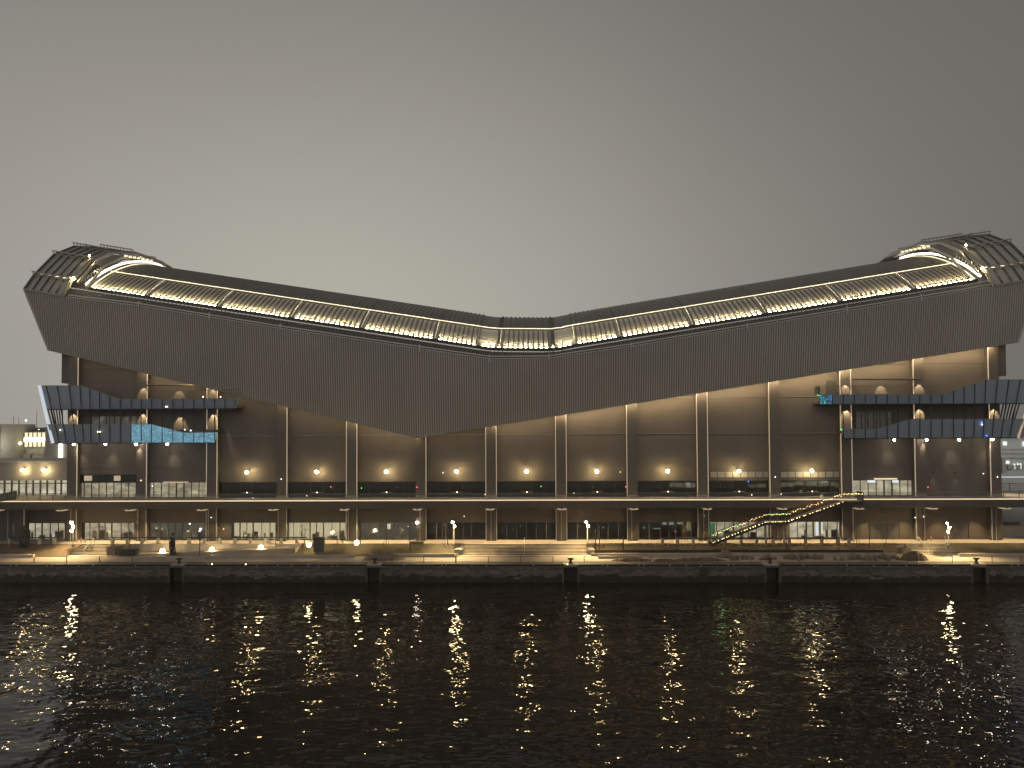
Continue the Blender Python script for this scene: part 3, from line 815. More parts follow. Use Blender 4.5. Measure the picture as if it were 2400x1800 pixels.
for (a, c, m) in ((775, 1141, 'reddot'), (977, 1142, 'reddot'), (1467, 1141, 'reddot'), (847, 1144, 'greendot'), (1754, 1129, 'bluedot'), (1268, 1140, 'greendot'),
                  (659, 1123, 'warmdot'), (1038, 1108, 'warmdot'), (1137, 1159, 'warmdot'), (719, 1162, 'warmdot'), (1345, 1156, 'warmdot'), (1762, 1160, 'warmdot'), (1831, 1158, 'warmdot'),
                  (593, 1167, 'whitedot'), (330, 1126, 'warmdot'), (357, 1139, 'whitedot'), (1454, 1106, 'warmdot'), (1817, 1118, 'whitedot'), (2175, 1142, 'reddot'), (2338, 1118, 'warmdot'), (2305, 1110, 'whitedot'),
                  (495, 1213, 'whitedot'), (1088, 1210, 'whitedot'), (1650, 1209, 'warmdot'), (2145, 1213, 'whitedot'), (2165, 1211, 'whitedot'), (524, 1240, 'warmdot')):
    y = -0.35
    if m == 'bluedot' or a in (775, 977, 1467): y = -0.25
    p = U(a, c, y if COLPX[0] else y)
    if any(abs(a-k) < 14 for k in COLPX): p = U(a, c, YC-0.2)
    MB().ball(p, 0.085, 6, 4).build('small_light', M[m], stad)

# big wall lamps, one a bay
for k, px in enumerate((578, 742, 905, 1070, 1234, 1399, 1565, 1732, 1903)):
    py = 1106.5 - 0.4*k*0.9
    p = U(px, py, -1.65)
    lf = MB().box(p.x-0.05, p.x+0.05, -1.7, -0.01, p.z+0.33, p.z+0.42).box(p.x-.22, p.x+.22, -1.87, -1.43, p.z+.28, p.z+.325).build('wall_lamp', M['darkmetal'], stad)
    MB().ball(p, 0.27, 10, 8).build('lamp_globe', M['globe'], lf, smooth=True)
    # glowing pieces imitating the lamp's reflection in the terrace balustrade
    q = U(px+1, py+48, YD+0.2)
    MB().ball(q, 0.10, 6, 4).build('lamp_reflection', M['warmdot'], stad)
    MB().box(q.x-.9, q.x+.9, YD+0.18, YD+0.22, q.z-0.01, q.z+0.01).build('lamp_reflection_streak', M['strip'], stad)

# ------------------------------------------------------------------ balconies
YBc = -4.2
def balcony(name, top, bot, mulls, slab, lit=None, slabY=0.0):
    """top, bot: pixel outlines of the glass; mulls: (top px, bottom px) pairs; each pane and each mullion is its own part"""
    g = group_part(name, stad)
    for k in range(len(mulls)-1):
        (ta, ba), (tb, bb_) = mulls[k], mulls[k+1]
        if k > 0 or True:
            tpts = [(ta, interp(top, ta))] + [q for q in top if ta+1 < q[0] < tb-1] + [(tb, interp(top, tb))]
            pts = [U(ba, interp(bot, ba), YBc+0.35), U(bb_, interp(bot, bb_), YBc+0.35)] + [U(a, b, YBc) for a, b in reversed(tpts)]
            m = M['blueglass']
            if lit: m = lit(k, m)
            off = Vector((0, 0.04, 0))
            mb = MB(); n = len(pts); i = 0
            mb.v = [tuple(p) for p in pts]+[tuple(p+off) for p in pts]
            mb.f = [tuple(range(n)), tuple(range(2*n-1, n-1, -1))]+[(j, n+j, n+(j+1) % n, (j+1) % n) for j in range(n)]
            mb.build('glass_pane', m, g)
    # cap rail along the top, edge beam along the bottom
    cap = MB()
    for a, b in zip(top, top[1:]):
        cap.bar(U(a[0], a[1], YBc), U(b[0], b[1], YBc), 0.1, 0.1)
    cap.build('cap_rail', M['midmetal'], g)
    a, b = bot[0], bot[-1]
    MB().bar(U(a[0], a[1]+1, YBc+0.4), U(b[0], b[1]+1, YBc+0.4), 0.3, 0.16).build('edge_beam', M['black'], g)
    xa, xb, zz = slab
    MB().box(xa, xb, YBc+0.5, 0.0, zz-0.5, zz).build('floor_slab', M['wall2'], g)
    return g
# left pair
ltop = [(92, 904), (190, 904), (281, 936), (566, 934)]
lbot = [(109, 959), (552, 957)]
lm = [(92, 109), (108, 122), (134, 144), (162, 169), (187, 192), (210, 212), (233, 233), (257, 257), (282, 282), (307, 307), (331, 331), (355, 355), (380, 380), (405, 405), (429, 429), (454, 454), (478, 478), (503, 503), (527, 527), (551, 550), (565, 552)]
zf = ZU(300, 954, -4)
balcony('upper_balcony', ltop, lbot, lm, (XU(112, -4), XU(550, -4), zf+0.3))
ltop2 = [(109, 995), (355, 994), (432, 1014), (511, 1013)]
lbot2 = [(122, 1038), (503, 1037)]
lm2 = [(112, 123), (122, 134), (144, 153), (169, 174), (192, 195), (212, 213), (233, 233), (257, 257), (282, 282), (307, 307), (331, 331), (355, 355), (380, 380), (405, 405), (429, 429), (454, 454), (478, 478), (510, 503)]
balcony('lower_balcony', ltop2, lbot2, lm2, (XU(125, -4), XU(500, -4), ZU(300, 1008, 0)), lambda k, m: M['ledblue'] if k >= 9 else m)
# right pair
rtop = [(1917, 925), (2209, 924), (2311, 890), (2424, 890)]
rbot = [(1924, 947), (2407, 945)]
rm_ = [(1917, 1924), (1951, 1951), (1977, 1977), (2002, 2002), (2028, 2028), (2054, 2054), (2080, 2080), (2105, 2105), (2131, 2131), (2156, 2156), (2182, 2182), (2208, 2208), (2235, 2235), (2260, 2260), (2285, 2284), (2311, 2308), (2337, 2332), (2363, 2355), (2391, 2378), (2424, 2407)]
balcony('upper_balcony', rtop, rbot, rm_, (XU(1930, -4), XU(2400, -4), ZU(2100, 942, -4)+.3), lambda k, m: M['ledgreen'] if k == 0 else m)
rtop2 = [(1972, 1006), (2058, 1005), (2132, 983), (2400, 982)]
rbot2 = [(1978, 1027), (2386, 1025)]
rm2 = [(1972, 1978), (2003, 2003), (2028, 2028), (2054, 2054), (2080, 2080), (2105, 2105), (2132, 2132), (2156, 2156), (2182, 2182), (2208, 2208), (2235, 2235), (2260, 2260), (2284, 2283), (2308, 2304), (2331, 2325), (2354, 2346), (2377, 2366), (2400, 2386)]
balcony('lower_balcony', rtop2, rbot2, rm2, (XU(1985, -4), XU(2380, -4), ZU(2100, 1008, 0)))
# full-height fins that tie the two balconies together
fins = [((108, 904), (139, 1037)), ((134, 904), (155, 1037)), ((162, 904), (177, 1037)), ((187, 904), (196, 1037)), ((210, 911), (213, 1037))] + \
       [((a, max(interp(ltop, a), 904)), (a, 1037)) for a in (233, 257, 282, 307, 331, 355, 380, 405, 429, 454, 478)] + [((503, 935), (503, 1035)), ((527, 935), (527, 957)), ((551, 935), (550, 957))] + \
       [((1951, 925), (1951, 947))] + [((a, interp(rtop, a)), (a, 1027)) for a in (1977, 2002, 2028, 2054, 2080, 2105, 2131, 2156, 2182, 2208, 2235, 2260)] + \
       [((2285, 899), (2283, 1027)), ((2311, 890), (2304, 1027)), ((2338, 890), (2325, 1027)), ((2365, 890), (2346, 1027)), ((2392, 890), (2366, 1027))]
fg = group_part('balcony_fins', stad)
for (a, b) in fins:
    MB().bar(U(a[0], a[1], YBc-0.06), U(b[0], b[1], YBc+0.0), 0.09, 0.14).build('fin', M['black'], fg)
for k in range(6):       # raking fins at the open outer ends, sky between them
    t = k/6.0
    MB().bar(U(112+40*t, 958, -3+2.5*t), U(122+30*t, 996, -3+2.5*t), 0.16, 0.16).build('fin', M['darkmetal'], fg)
    MB().bar(U(2352+45*t, 946, -1.0-2.5*t), U(2344+40*t, 984, -1.0-2.5*t), 0.16, 0.16).build('fin', M['darkmetal'], fg)
for (a, b, m, w) in (((92, 903), (124, 1039), 'whiteedge', 0.5), ((2426, 890), (2386, 1027), 'strip', 0.35)):
    MB().bar(U(a[0], a[1], YBc-0.1), U(b[0], b[1], YBc+0.3), w, 0.2).build('end_blade', M[m], fg)
# balcony rails of thin balusters
for (px0, px1, py0, py1) in ((1917, 2208, 905, 925), (330, 560, 915, 935)):
    rl = group_part('balcony_railing', stad)
    x0, x1 = XU(px0, -3.6), XU(px1, -3.6); zt, zb_ = ZU(px0, py0, -3.6), ZU(px0, py1, -3.6)
    MB().bar((x0, -3.6, zt), (x1, -3.6, zt), 0.05, 0.05).build('handrail', M['darkmetal'], rl)
    bl = MB(); x = x0
    while x < x1: bl.box(x-.012, x+.012, -3.61, -3.59, zb_, zt); x += 0.3
    bl.build('baluster', M['darkmetal'], rl, kind='stuff')
p = U(1917, 925, -3.6); q = U(1921, 906, -3.6); MB().box(p.x, q.x, -3.7, -2.0, p.z, q.z).build('end_screen', M['darkmetal'], stad)
# recessed walls, doors and windows behind the balconies
for (a, b, c, d, m) in ((1937, 1957, 892, 924, 'darkmetal'), (2005, 2090, 965, 1004, 'blackroom'), (215, 322, 976, 1000, 'dimroom')):
    p, q = U(a, d, -0.05), U(b, c, -0.05); w = MB().box(p.x, q.x, -0.12, -0.03, p.z, q.z).build('window' if m != 'darkmetal' else 'door', M[m], stad)
    if m != 'darkmetal':
        for k in range(7):
            xx = p.x+(q.x-p.x)*k/6; MB().box(xx-.06, xx+.06, -0.18, -0.122, p.z, q.z).build('mullion', M['black'], w)
for (a, b, y, yy) in ((342, 520, 903, 903), (1998, 2160, 889, 889)):
    MB().tube(U(a, y, -1.6), U(b, yy, -1.6), 0.16, 8).build('pipe', M['darkmetal'], stad)
# soffit lamps below the lower balconies
for px, py in ((173, 1041), (247, 1041), (319, 1041), (392, 1041), (2096, 1031), (2172, 1031), (2248, 1031), (2326, 1030)):
    p = U(px, py, -2.4)
    f = MB().box(p.x-.14, p.x+.14, p.y-.14, p.y+.14, p.z+.12, p.z+.5).build('soffit_lamp', M['darkmetal'], stad)
    MB().ball((p.x, p.y, p.z+.02), 0.21, 8, 6).build('lamp_lens', M['soffit'], f, smooth=True)
    lamp('SPOT', 'soffit_beam_lamp', (p.x, -1.7, p.z-0.3), 380, (1.0, 0.80, 0.55), 0.1, (0, 0.42, -1), 56, 1.0)
# column washers between and above the balconies
for (px, py, y, pw) in ((167, 962, -1.9, 70), (331, 962, -1.9, 75), (417, 966, -0.9, 60), (497, 962, -1.9, 90),
                    (332, 900, -1.9, 45), (415, 903, -0.9, 30), (497, 903, -1.9, 45),
                    (1987, 952, -1.9, 85), (2160, 950, -1.9, 90), (2334, 950, -1.9, 80),
                    (1985, 892, -1.9, 60), (2070, 891, -0.9, 45), (2158, 891, -1.9, 60)):
    p = U(px, py, y)
    MB().box(p.x-.12, p.x+.12, y-.1, y+.1, p.z+.05, p.z+.3).build('downlight', M['darkmetal'], stad)
    lamp('SPOT', 'column_wash_lamp', (p.x, y, p.z), pw*12, (1.0, 0.76, 0.45), 0.06, (0, 0.30, -1), 62, 0.5)
for (px, py, m) in ((2312, 1021, 'bluedot'), (2301, 990, 'bluedot'), (2302, 995, 'whitedot'), (141, 1008, 'warmdot'), (234, 1012, 'warmdot'), (229, 1012, 'warmdot'), (389, 953, 'warmdot'), (392, 953, 'warmdot'), (1917, 926, 'greendot'), (1972, 1007, 'greendot'), (2096, 926, 'greendot'), (476, 930, 'warmdot'), (517, 930, 'warmdot'), (433, 1007, 'whitedot'), (447, 1009, 'whitedot')):
    p = U(px, py, YBc-0.15 if py > 980 else -3.9); MB().ball(p, 0.11, 6, 4).build('small_light', M[m], stad)

# ------------------------------------------------------------------ outside staircase with string lights
def sp_(px, py): return U(px, py, -6.6)
st = thing('staircase', G(1650, 1281, G1), 'dark outside staircase from promenade up to terrace, wrapped in coloured string lights', 'staircase')
A, B_, C_, D_, E_ = sp_(1665, 1271), sp_(1791, 1222), sp_(1841, 1221), sp_(1974, 1174), sp_(2019, 1174)
for y in (-7.3, -5.7):
    mb = MB()
    for a, b in ((A, B_), (B_, C_), (C_, D_), (D_, E_)):
        mb.bar((a.x, y, a.z-0.25), (b.x, y, b.z-0.25), 0.14, 0.5)
    mb.build('stringer', M['black'], st)
for a, b, n in ((A, B_, 19), (C_, D_, 19)):
    for k in range(n):
        p = a+(b-a)*(k+.5)/n
        MB().box(p.x-.26, p.x+.24, -7.22, -5.78, p.z-.04, p.z+.02).build('tread', M['midmetal'], st)
for a, b in ((B_, C_), (D_, E_)):
    MB().box(a.x, b.x, -7.22, -5.0, a.z-.06, a.z+.03).build('landing', M['palemetal'], st)
hr = MB()
for y in (-7.3, -5.7):
    for a, b in ((A, B_), (B_, C_), (C_, D_), (D_, E_)):
        hr.bar((a.x, y, a.z+1.15), (b.x, y, b.z+1.15), 0.06, 0.07)
hr.build('handrail', M['darkmetal'], st)
bl = MB()
for a, b in ((A, B_), (B_, C_), (C_, D_), (D_, E_)):
    n = int((b.x-a.x)/0.28)
    for k in range(n):
        p = a+(b-a)*k/n
        bl.box(p.x-.012, p.x+.012, -7.31, -7.29, p.z-.1, p.z+1.15); bl.box(p.x-.012, p.x+.012, -5.71, -5.69, p.z-.1, p.z+1.15)
bl.build('baluster', M['darkmetal'], st, kind='stuff')
for px in (1791+4, 1841-4):
    q = sp_(px, 1222); MB().box(q.x-.1, q.x+.1, -6.6, -6.4, G1, q.z-.3).build('support_post', M['midmetal'], st)
q = sp_(1974, 1174)
MB().box(E_.x-.1, E_.x+.1, -7.3, -5.0, E_.z, E_.z+1.5).build('end_screen', M['darkmetal'], st)
BC = {'w': emit('warm string bulb', (1.0, .72, .30), 4.5), 'g': emit('green string bulb', (.25, 1.0, .22), 3.5), 'r': emit('red string bulb', (1.0, .12, .08), 4), 'y': emit('yellow string bulb', (.9, 1.0, .3), 4)}
def bulbs(pairs, pick, dz, n, y, jit, r=0.055):
    lots = {k: MB() for k in BC}
    for a, b in pairs:
        for k in range(n):
            t = (k+rnd.random()*.8)/n; p = a+(b-a)*t
            c = pick(t); lots[c].ball((p.x, y, p.z+dz+jit*(rnd.random()-.5)), r*(0.7+0.7*rnd.random()), 5, 4)
    for c, mb in lots.items():
        if mb.v: mb.build('string_light', BC[c], st, kind='stuff')
bulbs([(A, B_)], lambda t: rnd.choice('gwwyyw' if t < .6 else 'wrwwyw'), 1.2, 44, -7.36, .35, .045)
bulbs([(B_, C_)], lambda t: rnd.choice('gyyyw'), 1.2, 18, -7.36, .2, .045)
bulbs([(C_, D_)], lambda t: rnd.choice('wwwwryw' if t < .8 else 'ww'), 1.2, 44, -7.36, .35, .045)
bulbs([(D_, E_)], lambda t: rnd.choice('wwy'), 1.2, 16, -7.36, .1)
bulbs([(A, B_), (C_, D_)], lambda t: 'w', -0.02, 19, -7.40, .02, .07)
bulbs([(B_, C_)], lambda t: 'w', 0.0, 14, -7.40, .02, .05)
lamp('POINT', 'string_light_glow', (A.x+1.5, -6.6, A.z+2), 12, (.5, 1, .35), 0.3)
for t_ in (0.2, 0.5, 0.8):
    p = C_+(D_-C_)*t_; lamp('POINT', 'string_light_glow', (p.x, -6.7, p.z+1.0), 30, WARM, 0.3)

# ------------------------------------------------------------------ promenade, quay
YP = -4.1                        # front edge of the upper promenade
xw0, xw1 = -160, 160
struct(MB().box(xw0, xw1, YP, 0.6, G0-1, G1), 'promenade', M['paving'])
struct(MB().box(xw0, xw1, YQ+2.15, YP+0.02, G0-2, G0), 'quayside', M['paving'])
# sloping beds between the two levels where there are no steps
def slope(pa, pb, m, name, ytop=YP-0.02, ybot=-8.6, zt=G1+0.02, lab=None, n=26, bump=0.35, kind='structure', zb=G0+0.05):
    xa, xb = XU(pa, -6, 1290), XU(pb, -6, 1290); mb = MB(); nx_ = max(4, int((xb-xa)/0.8)); ny = 7
    for j in range(ny+1):
        for i in range(nx_+1):
            t = j/ny; e = min(1, min(i, nx_-i)/3.0)
            z = zt+(zb-zt)*t**0.8 + (bump*(rnd.random()-.3)*e if 0 < j < ny else 0)*0.5
            mb.v.append((xa+(xb-xa)*i/nx_, ytop+(ybot-ytop)*t, z))
    for j in range(ny):
        for i in range(nx_):
            a = j*(nx_+1)+i; mb.f.append((a, a+1, a+nx_+2, a+nx_+1))
    return mb.build(name, m, kind=kind, smooth=True)
slope(-60, 176, M['soil'], 'soil_bank')
slope(700, 1078, M['grass'], 'grass_bank')
slope(2240, 2460, M['grass'], 'grass_bank')
slope(1380, 2115, M['soil'], 'soil_bank', ybot=-6.4, bump=0.2)
# ramp on the left with its retaining wall
ra, rb_ = XU(322, -6), XU(700, -6)
rampz = lambda x: G0+0.15+(G1-G0-0.35)*max(0, min(1, (x-ra)/(rb_-ra)))
mb = MB(); mb.hull8([(ra, -7.6, G0), (rb_, -7.6, G0), (rb_, -7.6, rampz(rb_)), (ra, -7.6, rampz(ra))], [(ra, -4.9, G0), (rb_, -4.9, G0), (rb_, -4.9, rampz(rb_)), (ra, -4.9, rampz(ra))])
struct(mb, 'ramp', M['paving'])
rw = thing('retaining_wall', ((ra+rb_)/2, -4.7, G0), 'pale concrete retaining wall behind the ramp and its five globe lamps', 'wall')
n = 14
for k in range(n):
    a, b = ra+(rb_-ra)*k/n, ra+(rb_-ra)*(k+1)/n
    MB().box(a+.015, b-.015, -4.88, -4.2, G0, G1+0.12).build('wall_panel', M['concrete'], rw)
# ---- kerb walls along the quay walk
def lowkerb(pa, pb, y, h, label, m='concrete', w=0.5):
    xa, xb = XU(pa, y, 1300), XU(pb, y, 1300)
    t = thing('low_wall', ((xa+xb)/2, y, G0), label, 'wall')
    n = max(1, round((xb-xa)/2.6))
    for k in range(n):
        MB().box(xa+(xb-xa)*k/n+.012, xa+(xb-xa)*(k+1)/n-.012, y-w/2, y+w/2, G0, G0+h+0.0).build('coping_block', M[m], t)
lowkerb(-40, 80, -9.4, 0.55, 'grey low wall in front of the soil bank at the left end')
lowkerb(310, 480, -11.2, 0.5, 'grey low wall near the edge, below the first two globe lamps')
lowkerb(480, 830, -9.6, 0.45, 'long grey low wall below the ramp and its globe lamps')
lowkerb(865, 1066, -9.2, 0.55, 'pale low wall ending at the left side of the wide steps')
lowkerb(1385, 1655, -8.4, 0.5, 'pale curved-end low wall starting right of the wide steps')
lowkerb(1655, 2100, -8.6, 0.55, 'long low wall behind the row of boulders')
lowkerb(1402, 1505, -10.6, 0.4, 'short pale slab wall near the quay railing right of the wide steps')
lowkerb(2247, 2460, -8.9, 0.5, 'grey low wall below the grass bank at the right end')
# dark timber edge of the raised bed
xa, xb = XU(1388, -5.6, 1288), XU(2062, -5.6, 1288)
tb = thing('bed_edging', ((xa+xb)/2, -5.7, G0), 'long dark timber edging below the shrubs of the raised bed', 'edging')
n = 12
for k in range(n):
    MB().box(xa+(xb-xa)*k/n+.01, xa+(xb-xa)*(k+1)/n-.01, -6.75, -6.6, G0, G0+0.72).build('board', M['timber'], tb)

# ---- steps
def steps(pa, pb, label, n=8, splay=0.0, rail=None):
    ya, yb2 = YP, -6.9
    xa, xb = XU(pa, -5.5, 1285), XU(pb, -5.5, 1285)
    t = thing('stone_steps', ((xa+xb)/2, -6.9, G0), label, 'steps')
    for k in range(n):
        y = yb2+(ya-yb2)*k/n; z = G0+(G1-G0)*(k+1)/n; ex = splay*(n-1-k)
        s_ = MB().box(xa-ex, xb+ex, y+0.06, ya+0.04, z-(G1-G0)/n, z-0.05).build('step', M['soil'], t)  # dark colour imitates shade on the risers
        MB().box(xa-ex, xb+ex, y-0.03, y+0.36, z-0.048, z).build('nosing', M['nosing'], s_)  # pale colour imitates light on the treads
    if rail:
        x = XU(rail, -6, 1285)
        h = MB().bar((x, -7.0, G0+1.0), (x, YP, G1+1.0), 0.09, 0.09)
        for q in (0, .5, 1): h.bar((x, -7.0+(YP+7.0)*q, G0+(G1-G0)*q), (x, -7.0+(YP+7.0)*q, G0+(G1-G0)*q+1.0), 0.07, 0.07)
        h.build('handrail', M['rope'], t)
    return t
steps(1086, 1376, 'widest flight of pale stone steps, centre of the promenade, with one handrail', rail=1229)
steps(190, 262, 'pale splayed stone steps beside the rusty stone block and black planter', splay=0.22, rail=205)
steps(2135, 2225, 'pale splayed stone steps below the service doors on the right', splay=0.22, rail=2168)
# cheek blocks
for (a, b, y0, y1, h, lab, m) in ((1066, 1086, -7.4, -4.3, 1.0, 'pale cheek wall at the left side of the wide steps', 'concrete'),
                              (1377, 1392, -7.4, -4.3, 0.9, 'pale cheek wall at the right side of the wide steps', 'concrete'),
                              (262, 283, -7.6, -5.0, 1.5, 'rough brown stone block between the left steps and black planter', 'rock'),
                              (2108, 2128, -6.9, -4.6, 1.1, 'rough pale stone block left of the right-hand steps', 'rock')):
    xa, xb = XU(a, -6, 1290), XU(b, -6, 1290)
    mb = MB().prism([(xa, G0), (xb, G0), (xb, G0+h*.92), ((xa+xb)/2, G0+h), (xa, G0+h*.85)], y0, y1)
    mb.build('stone_block', M[m], org=((xa+xb)/2, (y0+y1)/2, G0), label=lab, category='stone block')
p = G(302, 1302, G0)
pl = thing('planter', (p.x, p.y, G0), 'long black planter box right of the rough brown stone block', 'planter')
MB().box(p.x-1.45, p.x+1.45, p.y-.5, p.y+.5, G0, G0+1.05).build('box', M['black'], pl)
MB().box(p.x-1.5, p.x+1.5, p.y-.55, p.y+.55, G0+1.05, G0+1.12).build('rim', M['darkmetal'], pl)

# ---- long bench-like balustrades with square posts
def rail_run(pa, pb, posts_px, y, z0_, label, ph=1.05):
    xa, xb = XU(pa, y, 1265), XU(pb, y, 1265)
    t = thing('balustrade', ((xa+xb)/2, y, z0_), label, 'balustrade', 'post and beam balustrades along the promenade')
    MB().box(xa, xb, y-.14, y+.14, z0_+ph-.02, z0_+ph+.16).build('top_beam', M['black'], t)
    for px in posts_px:
        x = XU(px, y, 1272); MB().box(x-.22, x+.22, y-.2, y+.2, z0_, z0_+ph-.02).build('post', M['concrete'], t)
rail_run(22, 131, [23, 52, 93, 128], -4.4, G1, 'short balustrade in front of the leftmost lit shop')
rail_run(262, 718, [264, 298, 333, 370, 407, 443, 479, 515, 551, 587, 623, 659, 695], -4.45, G1, 'long balustrade above the ramp with the globe lamps')
rail_run(1551, 1992, [1553, 1588, 1625, 1662, 1699, 1737, 1774, 1812, 1850, 1888, 1926, 1964, 1990], -4.9, G1-0.1, 'long balustrade in front of the string-lit staircase')

# ---- quay wall
QX0, QX1 = -160, 160
qw = thing('quay_wall', (0, YQ+0.4, 0), 'old dark stone quay wall rising from the water, stained at the tide line', 'quay wall')
bollx = [G(p, 1318, G0).x for p in (420, 873, 1337, 1805, 2290)]
recess = [(bx-2.0, bx+0.9) for bx in [XU(p, YQ, 1345) for p in (420, 876, 1345, 1812, 2300)]]
recess = [(XU(a, YQ, 1345), XU(b, YQ, 1345)) for a, b in ((397, 428), (861, 890), (1322, 1353), (1796, 1826), (2280, 2312))]
def in_rec(x0, x1): return any(x1 > a and x0 < b for a, b in recess)
segs = []; cur = QX0
for a, b in recess: segs.append((cur, a)); cur = b
segs.append((cur, QX1))
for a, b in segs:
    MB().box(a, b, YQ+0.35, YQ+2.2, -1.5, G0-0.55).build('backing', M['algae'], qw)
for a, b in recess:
    MB().box(a, b, YQ+1.3, YQ+2.2, -1.5, G0-0.55).build('recess_back', M['algae'], qw)  # dark stone colour imitates the shade inside the recess
    MB().box(a-0.28, a, YQ-.06, YQ+1.3, -1.5, G0-.6).build('recess_jamb', M['quaystone'], qw)
    MB().box(b, b+0.28, YQ-.06, YQ+1.3, -1.5, G0-.6).build('recess_jamb', M['quaystone'], qw)
rows = [(-1.2, 0.2), (0.2, 0.48), (0.48, 0.76), (0.76, 1.02), (1.02, 1.28), (1.28, 1.54), (1.54, 1.82), (1.82, 2.04), (2.04, 2.3)]
blk = {k: MB() for k in ('algae', 'quaystone', 'quaystone2')}
for ri, (za, zb) in enumerate(rows):
    x = QX0
    while x < QX1:
        ww = (0.45+0.75*rnd.random()); xe = min(x+ww, QX1)
        a, b = x, xe
        for (ra_, rb2) in recess:
            if a < ra_-.28 < b: b = ra_-.28
            if ra_-.28 <= a < rb2+.28: a = rb2+.28
        if b-a > 0.1:
            off = 0.12*(rnd.random()-.5)
            wet = 0.5+0.35*math.sin(x*.21)+.25*math.sin(x*.07+2)          # ragged tide mark
            hgt = (ri-2.6-wet)/1.6 + rnd.gauss(0, .45)
            mm = 'algae' if hgt < 0 else ('quaystone2' if rnd.random() < (.6 if 4 <= ri <= 6 else .15) else 'quaystone')
            blk[mm].box(a+.02, b-.02, YQ+off, YQ+0.34, za+.015, zb-.015)
        x = xe
for m, mb in blk.items(): mb.build('stone', M[m], qw, kind='stuff')
x = QX0; proto_c = None
while x < QX1-4:
    MB().box(x+.02, x+3.98, YQ-0.06, YQ+0.95, G0-0.5, G0-0.06).build('coping_stone', M['quaystone2'], qw)
    x += 4
MB().box(QX0, QX1, YQ+0.93, YQ+2.2, G0-0.7, G0-0.04).build('coping_back', M['quaystone'], qw)
# black timber fender with pale marker tabs
segs2 = []; cur = QX0
pads = [(XU(a, YQ-.2, 1322), XU(b, YQ-.2, 1322)) for a, b in ((399, 432), (860, 893), (1321, 1355), (1790, 1826), (2276, 2312))]
for a, b in pads: segs2.append((cur, a-.05)); cur = b+.05
segs2.append((cur, QX1))
for a, b in segs2:
    MB().box(a, b, YQ-0.20, YQ-0.062, G0-0.30, G0+0.02).build('fender_beam', M['timber'], qw)
for a, b in pads:
    MB().box(a, b, YQ-0.22, YQ+1.1, G0-0.20, G0+0.05).build('bollard_pad', M['concrete'], qw)
tabs_px = [24, 38, 110, 121, 184, 218, 318, 575, 601, 651, 683, 723, 747, 779, 791, 948, 1036, 1046, 1106, 1140, 1250, 1412, 1424, 1498, 1509, 1570, 1608, 1643, 1707, 1720, 1883, 1985, 2048, 2085, 2124, 2190, 2198, 2371, 2387]
tp = None
for px in tabs_px:
    p = U(px, 1324 + rnd.random()*3, YQ-0.25)
    if tp is None: tp = MB().box(p.x-.08, p.x+.08, p.y-.03, p.y+.03, p.z-.12, p.z+.12).build('marker_tab', M['haze_white'], qw, org=p)
    else: place(tp, qw, p)
for px in (497, 576, 1330):
    p = U(px, 1322, YQ-0.3); MB().ball(p, 0.1, 6, 4).build('edge_light', M['warmdot'], qw)
lx = XU(1649, YQ, 1340)
ld = MB().box(lx-.62, lx+.62, YQ-.13, YQ-.05, 0.1, G0-.5); ld.build('painted_ladder_recess', M['timber'], qw)  # flat dark slab on the wall face imitates a shaded recess
rg = MB()
for k in range(7): rg.box(lx-.4, lx+.4, YQ-.22, YQ-.17, 0.3+.3*k, 0.36+.3*k)
rg.box(lx-.46, lx-.4, YQ-.24, YQ-.15, 0.1, G0-.1).box(lx+.4, lx+.46, YQ-.24, YQ-.15, 0.1, G0-.1)
rg.build('ladder', M['darkmetal'], qw)

# ---- mooring bollards
b0 = None
names = ['black mooring bollard on the quay edge below the dark tall sculpture', 'black mooring bollard beside the rubble heap left of the wide steps', 'black mooring bollard just right of the wide steps, on a pale pad',
         'black mooring bollard among the boulders on the right', 'black mooring bollard below the right-hand street lamp']
for k, (a, b) in enumerate(pads):
    x = (a+b)/2; loc = Vector((x, YQ+0.4, G0+.05))
    if b0 is None:
        b0 = thing('mooring_bollard', loc, names[0], 'bollard', 'mooring bollards along the quay edge')
        MB().tube(loc, loc+Vector((0, 0, .12)), .36, 10).build('base', M['black'], b0)
        MB().tube(loc+Vector((0, 0, .12)), loc+Vector((0, 0, .62)), .2, 10).build('stem', M['black'], b0)
        MB().ball(loc+Vector((-.28, 0, .72)), .2, 8, 6, .8).ball(loc+Vector((.28, 0, .72)), .2, 8, 6, .8).box(x-.28, x+.28, loc.y-.16, loc.y+.16, loc.z+.58, loc.z+.84).build('horns', M['black'], b0)
    else: copy_thing(b0, loc, names[k])

# ---- low railings near the quay edge
def quay_rail(pa, pb, pys, label, y=-14.2, n=None):
    xa, xb = XU(pa, y, 1312), XU(pb, y, 1312)
    t = thing('quay_railing', ((xa+xb)/2, y, G0), label, 'railing', 'low rust-coloured railings along the quay edge')
    MB().bar((xa, y, G0+.98), (xb, y, G0+.98), .05, .05).build('rail', M['bark'], t)
    n = n or max(1, round((xb-xa)/5.2))
    for k in range(n+1):
        x = xa+(xb-xa)*k/n; MB().box(x-.05, x+.05, y-.05, y+.05, G0, G0+1.0).build('post', M['bark'], t)
quay_rail(80, 310, 0, 'low railing in front of the left steps')
quay_rail(919, 1068, 0, 'low railing left of the wide steps beside the rubble')
quay_rail(1069, 1296, 0, 'low railing in front of the wide steps')
quay_rail(1369, 1760, 0, 'low railing right of the wide steps, in front of the pale slab')
quay_rail(2150, 2232, 0, 'short low railing in front of the right-hand steps')
quay_rail(2325, 2460, 0, 'low railing at the right end of the quay')

